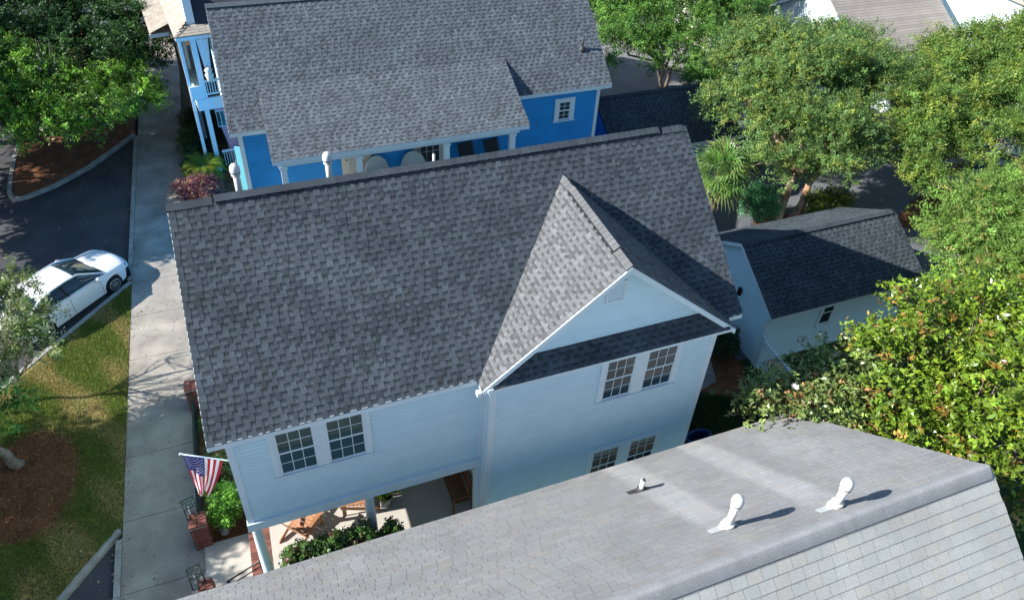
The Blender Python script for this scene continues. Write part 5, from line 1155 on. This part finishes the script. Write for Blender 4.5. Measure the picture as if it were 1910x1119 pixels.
# ------------------------------------------------------------------ trees
tree('crape_myrtle', (21.9, 9.1, 0), [(20.3, 11.3, 4.6, 1.6, 1.4, 1.2), (20.6, 9.3, 4.3, 1.3, 1.1, 1.1), (22.6, 8.4, 4.3, 1.5, 1.1, 1.2), (23.2, 11.4, 5.3, 2.0, 1.8, 1.5), (23.0, 14.2, 5.0, 2.0, 1.7, 1.4), (25.6, 10.6, 4.8, 1.7, 1.5, 1.4), (26.3, 12.6, 4.9, 1.9, 1.6, 1.3), (26.8, 15.0, 4.6, 1.5, 1.2, 1.1), (19.2, 8.2, 3.9, .9, .7, .6), (22.0, 7.3, 3.7, 1.0, .6, .6), (24.2, 8.2, 3.7, 1.0, .8, .8), (20.3, 7.7, 3.3, .8, .5, .5)],
     'large bushy crape myrtle with peeling orange trunk above the white garage', ntw=6800, per=40, spread=.13, lsize=.092, col=(.085, .150, .042), alt=(.15, .19, .036), altp=.22, vary=.22, trunk_r=.26, bark='bark_r', stems=2, fork=.38, seed=3, shell=.6, forkp=(23.0, 9.7, 1.9), droop=.5)
tree('broadleaf_tree', (23.2, 21.6, 0), [(18.7, 18.4, 4.0, 1.7, 1.4, 1.2), (20.9, 17.6, 3.9, 1.6, 1.3, 1.2), (23.0, 17.2, 3.9, 1.6, 1.3, 1.2), (20.2, 20.6, 4.4, 2.0, 1.5, 1.4), (22.9, 20.4, 4.6, 2.0, 1.6, 1.4), (25.4, 20.4, 4.6, 2.0, 1.7, 1.4), (20.6, 23.6, 4.4, 2.1, 1.6, 1.3), (24.4, 23.8, 4.6, 2.2, 1.7, 1.4), (21.4, 15.6, 3.3, 1.0, .8, .7), (19.0, 22.0, 4.0, 1.6, 1.4, 1.2), (28.0, 23.0, 4.4, 1.6, 1.6, 1.3)],
     'mid-green broad tree beyond the blue garage at the top centre', ntw=5600, per=34, spread=.15, lsize=.105, col=(.058, .135, .026), trunk_r=.16, stems=3, seed=4, alt=(.10, .19, .03), altp=.3)
tree('broadleaf_tree', (30.3, 8.9, 0), [(25.4, 6.9, 4.0, 1.1, .9, .9), (26.9, 8.4, 4.5, 1.5, 1.2, 1.2), (29.0, 9.6, 4.8, 1.9, 1.6, 1.3), (31.8, 11.4, 4.9, 2.1, 1.7, 1.4), (31.2, 8.4, 4.6, 1.9, 1.6, 1.4), (28.4, 6.2, 4.3, 1.5, 1.1, 1.0), (35.4, 12.0, 4.9, 2.2, 1.7, 1.5), (34.4, 9.6, 4.6, 2.1, 1.7, 1.5), (24.6, 6.2, 3.3, .7, .5, .5), (38.6, 11.6, 5.0, 2.0, 1.7, 1.4)],
     'wide feathery green tree over the parked cars at the right edge', ntw=7400, per=36, spread=.17, lsize=.10, col=(.082, .148, .030), alt=(.14, .18, .03), altp=.3, vary=.22, trunk_r=.2, stems=2, seed=5, droop=.5)
tree('crape_myrtle', (23.2, 1.9, 0), [(22.9, 1.8, 3.5, 1.6, 1.3, 1.4), (21.3, .6, 2.7, 1.1, .9, .9), (24.6, 3.0, 3.9, 1.8, 1.4, 1.5), (24.3, .8, 3.8, 1.9, 1.4, 1.4), (22.3, .2, 3.2, 1.5, 1.0, 1.1), (26.4, 2.4, 4.2, 1.6, 1.6, 1.4)],
     'rounded pale green crape myrtle right of the garage roof', ntw=5400, per=38, spread=.11, lsize=.08, col=(.095, .17, .032), alt=(.17, .18, .05), altp=.12, trunk_r=.14, stems=3, seed=6)
mag = [(16.3, -1.8, 3.9, 1.6, 1.4, 1.3), (18.3, -1.2, 4.2, 1.8, 1.5, 1.4), (17.9, -3.4, 4.4, 1.8, 1.5, 1.3), (15.4, -3.0, 3.3, 1.4, 1.2, 1.1), (20.2, -2.3, 4.4, 1.8, 1.7, 1.5), (16.6, -4.6, 4.0, 1.6, 1.2, 1.2), (19.4, -5.0, 4.0, 1.8, 1.4, 1.4), (14.9, -1.5, 2.8, .9, .8, .9)]
mt = tree('magnolia', (17.4, -2.6, 0), mag, 'big glossy magnolia with yellow-green leaves at the lower right', ntw=3500, per=11, spread=.095, lsize=.155, col=(.095, .150, .014), alt=(.19, .12, .03), altp=.09, trunk_r=.18, mats='waxy', aspect=2.4, seed=7, vary=.33, shell=.62, leafparts=290, droop=0)
mt2 = tree('magnolia', (13.9, -1.3, 0), [(12.95, -1.35, 3.9, .75, .42, .55), (14.3, -1.25, 3.9, .8, .5, .6), (13.6, -2.0, 3.7, .75, .5, .5), (12.15, -1.25, 3.75, .45, .3, .4), (15.3, -1.5, 3.8, .75, .6, .6), (13.25, -.95, 4.15, .3, .25, .3), (14.9, -2.2, 3.6, .8, .6, .6)],
      'smaller grey-green magnolia with white blossoms in front of the picket fence', ntw=1100, per=11, spread=.085, lsize=.135, col=(.115, .160, .045), alt=(.22, .12, .05), altp=.10, trunk_r=.10, mats='waxy', aspect=2.4, seed=8, vary=.35, shell=.55, droop=0)
def blossom(parent, x, y, z):
    g = random.Random(int(x*100)); m = MB(); c = Vector((x, y, z))
    for k in range(8):
        a = k*PI/4+g.uniform(-.2, .2); d = Vector((math.cos(a), math.sin(a), .35)).normalized(); s_ = Vector((-math.sin(a), math.cos(a), 0))*.035
        m.add([c, c+d*.06-s_, c+d*.12+Vector((0, 0, .01)), c+d*.06+s_], ((0, 1, 2, 3),))
    m.build('blossom', 'whitefab', parent)
for p in ((12.9, -1.5, 4.45), (13.9, -1.3, 4.5), (14.5, -1.0, 4.55), (12.4, -1.3, 4.15)): blossom(mt2, *p)
for p in ((19.0, -2.9, 5.75), (17.0, -4.8, 5.2), (20.3, -1.4, 5.8)): blossom(mt, *p)
# left side: street trees
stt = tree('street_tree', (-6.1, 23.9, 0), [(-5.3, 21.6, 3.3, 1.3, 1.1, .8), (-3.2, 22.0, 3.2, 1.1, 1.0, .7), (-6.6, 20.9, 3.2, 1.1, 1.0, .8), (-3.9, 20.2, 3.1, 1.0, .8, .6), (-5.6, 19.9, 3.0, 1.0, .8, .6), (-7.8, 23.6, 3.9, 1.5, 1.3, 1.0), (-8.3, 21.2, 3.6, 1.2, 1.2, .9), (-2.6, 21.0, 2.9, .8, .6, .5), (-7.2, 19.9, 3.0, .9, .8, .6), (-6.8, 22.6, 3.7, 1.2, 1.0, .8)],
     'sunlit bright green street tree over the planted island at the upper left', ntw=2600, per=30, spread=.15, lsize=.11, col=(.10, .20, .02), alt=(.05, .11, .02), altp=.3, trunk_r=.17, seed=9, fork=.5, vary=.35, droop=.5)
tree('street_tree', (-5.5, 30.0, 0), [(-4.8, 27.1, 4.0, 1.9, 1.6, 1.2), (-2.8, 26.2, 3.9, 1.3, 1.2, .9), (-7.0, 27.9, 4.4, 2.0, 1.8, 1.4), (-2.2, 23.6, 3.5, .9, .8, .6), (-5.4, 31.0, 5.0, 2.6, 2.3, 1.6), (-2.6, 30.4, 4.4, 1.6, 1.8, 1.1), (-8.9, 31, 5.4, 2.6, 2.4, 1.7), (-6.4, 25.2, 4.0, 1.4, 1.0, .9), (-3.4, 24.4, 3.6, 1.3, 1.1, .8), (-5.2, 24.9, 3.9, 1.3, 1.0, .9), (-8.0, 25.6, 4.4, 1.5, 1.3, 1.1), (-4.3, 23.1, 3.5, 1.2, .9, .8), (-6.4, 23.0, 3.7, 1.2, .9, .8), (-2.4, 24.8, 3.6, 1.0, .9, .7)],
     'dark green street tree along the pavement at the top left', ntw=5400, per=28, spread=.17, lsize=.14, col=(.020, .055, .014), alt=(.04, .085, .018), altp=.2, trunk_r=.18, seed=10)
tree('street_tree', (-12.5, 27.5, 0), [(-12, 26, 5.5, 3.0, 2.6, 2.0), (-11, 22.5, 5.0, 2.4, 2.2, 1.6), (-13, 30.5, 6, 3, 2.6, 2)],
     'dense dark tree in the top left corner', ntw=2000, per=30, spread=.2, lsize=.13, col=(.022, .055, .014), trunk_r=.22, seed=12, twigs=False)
tree('street_tree', (-6.05, 5.85, 0), [(-6.3, 5.5, 2.6, .9, .9, .6), (-5.6, 4.9, 2.9, .5, .6, .4), (-7.3, 6.3, 3.2, 1.2, 1.2, .9), (-7.5, 4.6, 3.4, 1.3, 1.2, .9)],
     'broadleaf street tree with stout grey trunk in the mulch ring at the left edge', ntw=800, per=26, spread=.13, lsize=.12, col=(.055, .13, .022), trunk_r=.13, seed=13)
sp = tree('street_tree', (-6.45, 8.2, 0), [(-5.55, 8.75, 3.4, .55, .5, .4), (-4.7, 7.75, 3.3, .42, .4, .32), (-5.5, 7.1, 3.2, .6, .5, .45), (-4.85, 6.9, 3.0, .4, .3, .3), (-6.1, 8.2, 3.4, .8, .8, .5), (-5.15, 7.6, 3.2, .5, .5, .4), (-5.5, 9.4, 3.5, .45, .4, .3), (-6.0, 7.0, 2.8, .5, .4, .4)],
     'thin half-bare street tree with bleached branches in front of the white car', ntw=720, per=18, spread=.11, lsize=.09, col=(.10, .14, .04), alt=(.20, .22, .12), altp=.25, trunk_r=.05, bark='bark', seed=14, shell=.3, vary=.3, clump=.22)
def bare(parent, base, r0, seed, n=7, L_=1.0, tilt=.7, levels=3):
    g = random.Random(seed)
    def br(p, d, L_, r, lv):
        m = MB(); pts = [p]; q = p.copy(); dd = d.copy()
        for k in range(4): dd = (dd+Vector((g.uniform(-.25, .25), g.uniform(-.25, .25), g.uniform(-.05, .2)))).normalized(); q = q+dd*L_/4; pts.append(q.copy())
        m.tube(pts, [r, r*.85, r*.7, r*.55, r*.4], 5); m.build('branch', 'dead', parent, True)
        if lv:
            for k in range(2 if lv > 1 else 2):
                s_ = pts[g.choice((2, 3, 4))]; nd = (dd+Vector((g.uniform(-.9, .9), g.uniform(-.9, .9), g.uniform(-.1, .6)))).normalized(); br(s_, nd, L_*.62, r*.5, lv-1)
    for k in range(n): a = 2*PI*k/n+g.uniform(-.3, .3); br(Vector(base), Vector((math.cos(a)*tilt, math.sin(a)*tilt, g.uniform(.3, 1))).normalized(), L_*g.uniform(.7, 1.1), r0, levels)
bare(sp, (-6.35, 8.35, 1.7), .035, 3, 6, 1.15); bare(sp, (-6.1, 9.2, 2.4), .02, 5, 5, .9, 1.0, 2)
bare(stt, (-5.9, 22.3, 3.5), .035, 8, 4, 1.25, .45, 2)
# trees across the parking street whose crowns shade the pavement (mostly left of the frame)
for k, (x, y, r_, z0, z1, lb) in enumerate(((-12.0, 17.6, 2.3, 2.0, 6.6, 'broad tree across the street level with the parked car'), (-13.5, 22.5, 2.8, 2.0, 8.0, 'broad tree across the street beyond the parked car'),
        (-14.0, 28.5, 3.0, 2.0, 9.0, 'tall tree across the street at its far end'), (-10.3, 4.6, 2.5, 1.8, 6.3, 'broad tree on the verge below the parked car'), (-10.8, -.6, 2.6, 1.8, 6.4, 'broad tree on the verge near the lower left corner'))):
    L_ = [(x, y, (z0+z1)/2, r_*.8, r_, (z1-z0)*.5), (x+1.0, y-1.0, z0+.35*(z1-z0), r_*.6, r_*.7, (z1-z0)*.33), (x-1.0, y+.9, z0+.5*(z1-z0), r_*.6, r_*.7, (z1-z0)*.35)]
    tree('shade_tree', (x, y, 0), L_, lb, ntw=1500, per=22, spread=.3, lsize=.26, col=(.05, .11, .02), trunk_r=.2, seed=30+k, twigs=False, clump=.5, shell=.2)
# litter: fallen leaves on verge, pavement and street; straw on the mulch
def litter(name, n, spans, sz, cols, label, z, seed, aspect=2.2):
    g = np.random.default_rng(seed); P = []
    for x0, x1, y0, y1, wgt in spans: k = int(n*wgt); P.append(np.stack([g.uniform(x0, x1, k), g.uniform(y0, y1, k), np.full(k, z)+g.uniform(0, .012, k)], 1))
    P = np.concatenate(P); k = len(P); D = g.normal(size=(k, 3))*.25+np.array([0, 0, 1.]); c = np.array(cols)[g.integers(0, len(cols), k)]*np.exp(g.normal(size=(k, 1))*.3)
    o = leaves(name, None, P, D, sz*np.exp(g.normal(size=k)*.3), c, 'blade', aspect, loc=(0, 0, 0)); return tag(o, label, 'leaf litter', kind='stuff')
litter('fallen_leaves', 2600, ((-3.36, -1.45, -3, 26, .28), (-8.5, -3.5, 1, 13, .40), (-8, -3.5, 13.5, 23, .12), (-3.6, -3.2, -2, 24, .20)), .055, ((.30, .20, .09), (.22, .13, .05), (.42, .34, .18), (.16, .17, .05)), 'scattered fallen leaves on verge, pavement and street', .008, 61)
litter('mulch_straw', 9000, ((-7.0, -4.5, 3.3, 6.9, .55), (-8, -3.5, 20.5, 26, .30), (-1.38, -.1, 1.8, 7, .15)), .11, ((.28, .12, .05), (.17, .075, .03), (.36, .20, .09)), 'loose pine straw lying on the mulch beds', .002, 62, 9.)
# hedge in the far background right
leafclump('tall_hedge', (39.5, 22.5, 1.6), (3.2, 1.2, 1.7), 900, 16, .16, (.03, .07, .02), 'dark tall hedge behind the garden umbrella', 'hedge', seed=40, spread=.12)
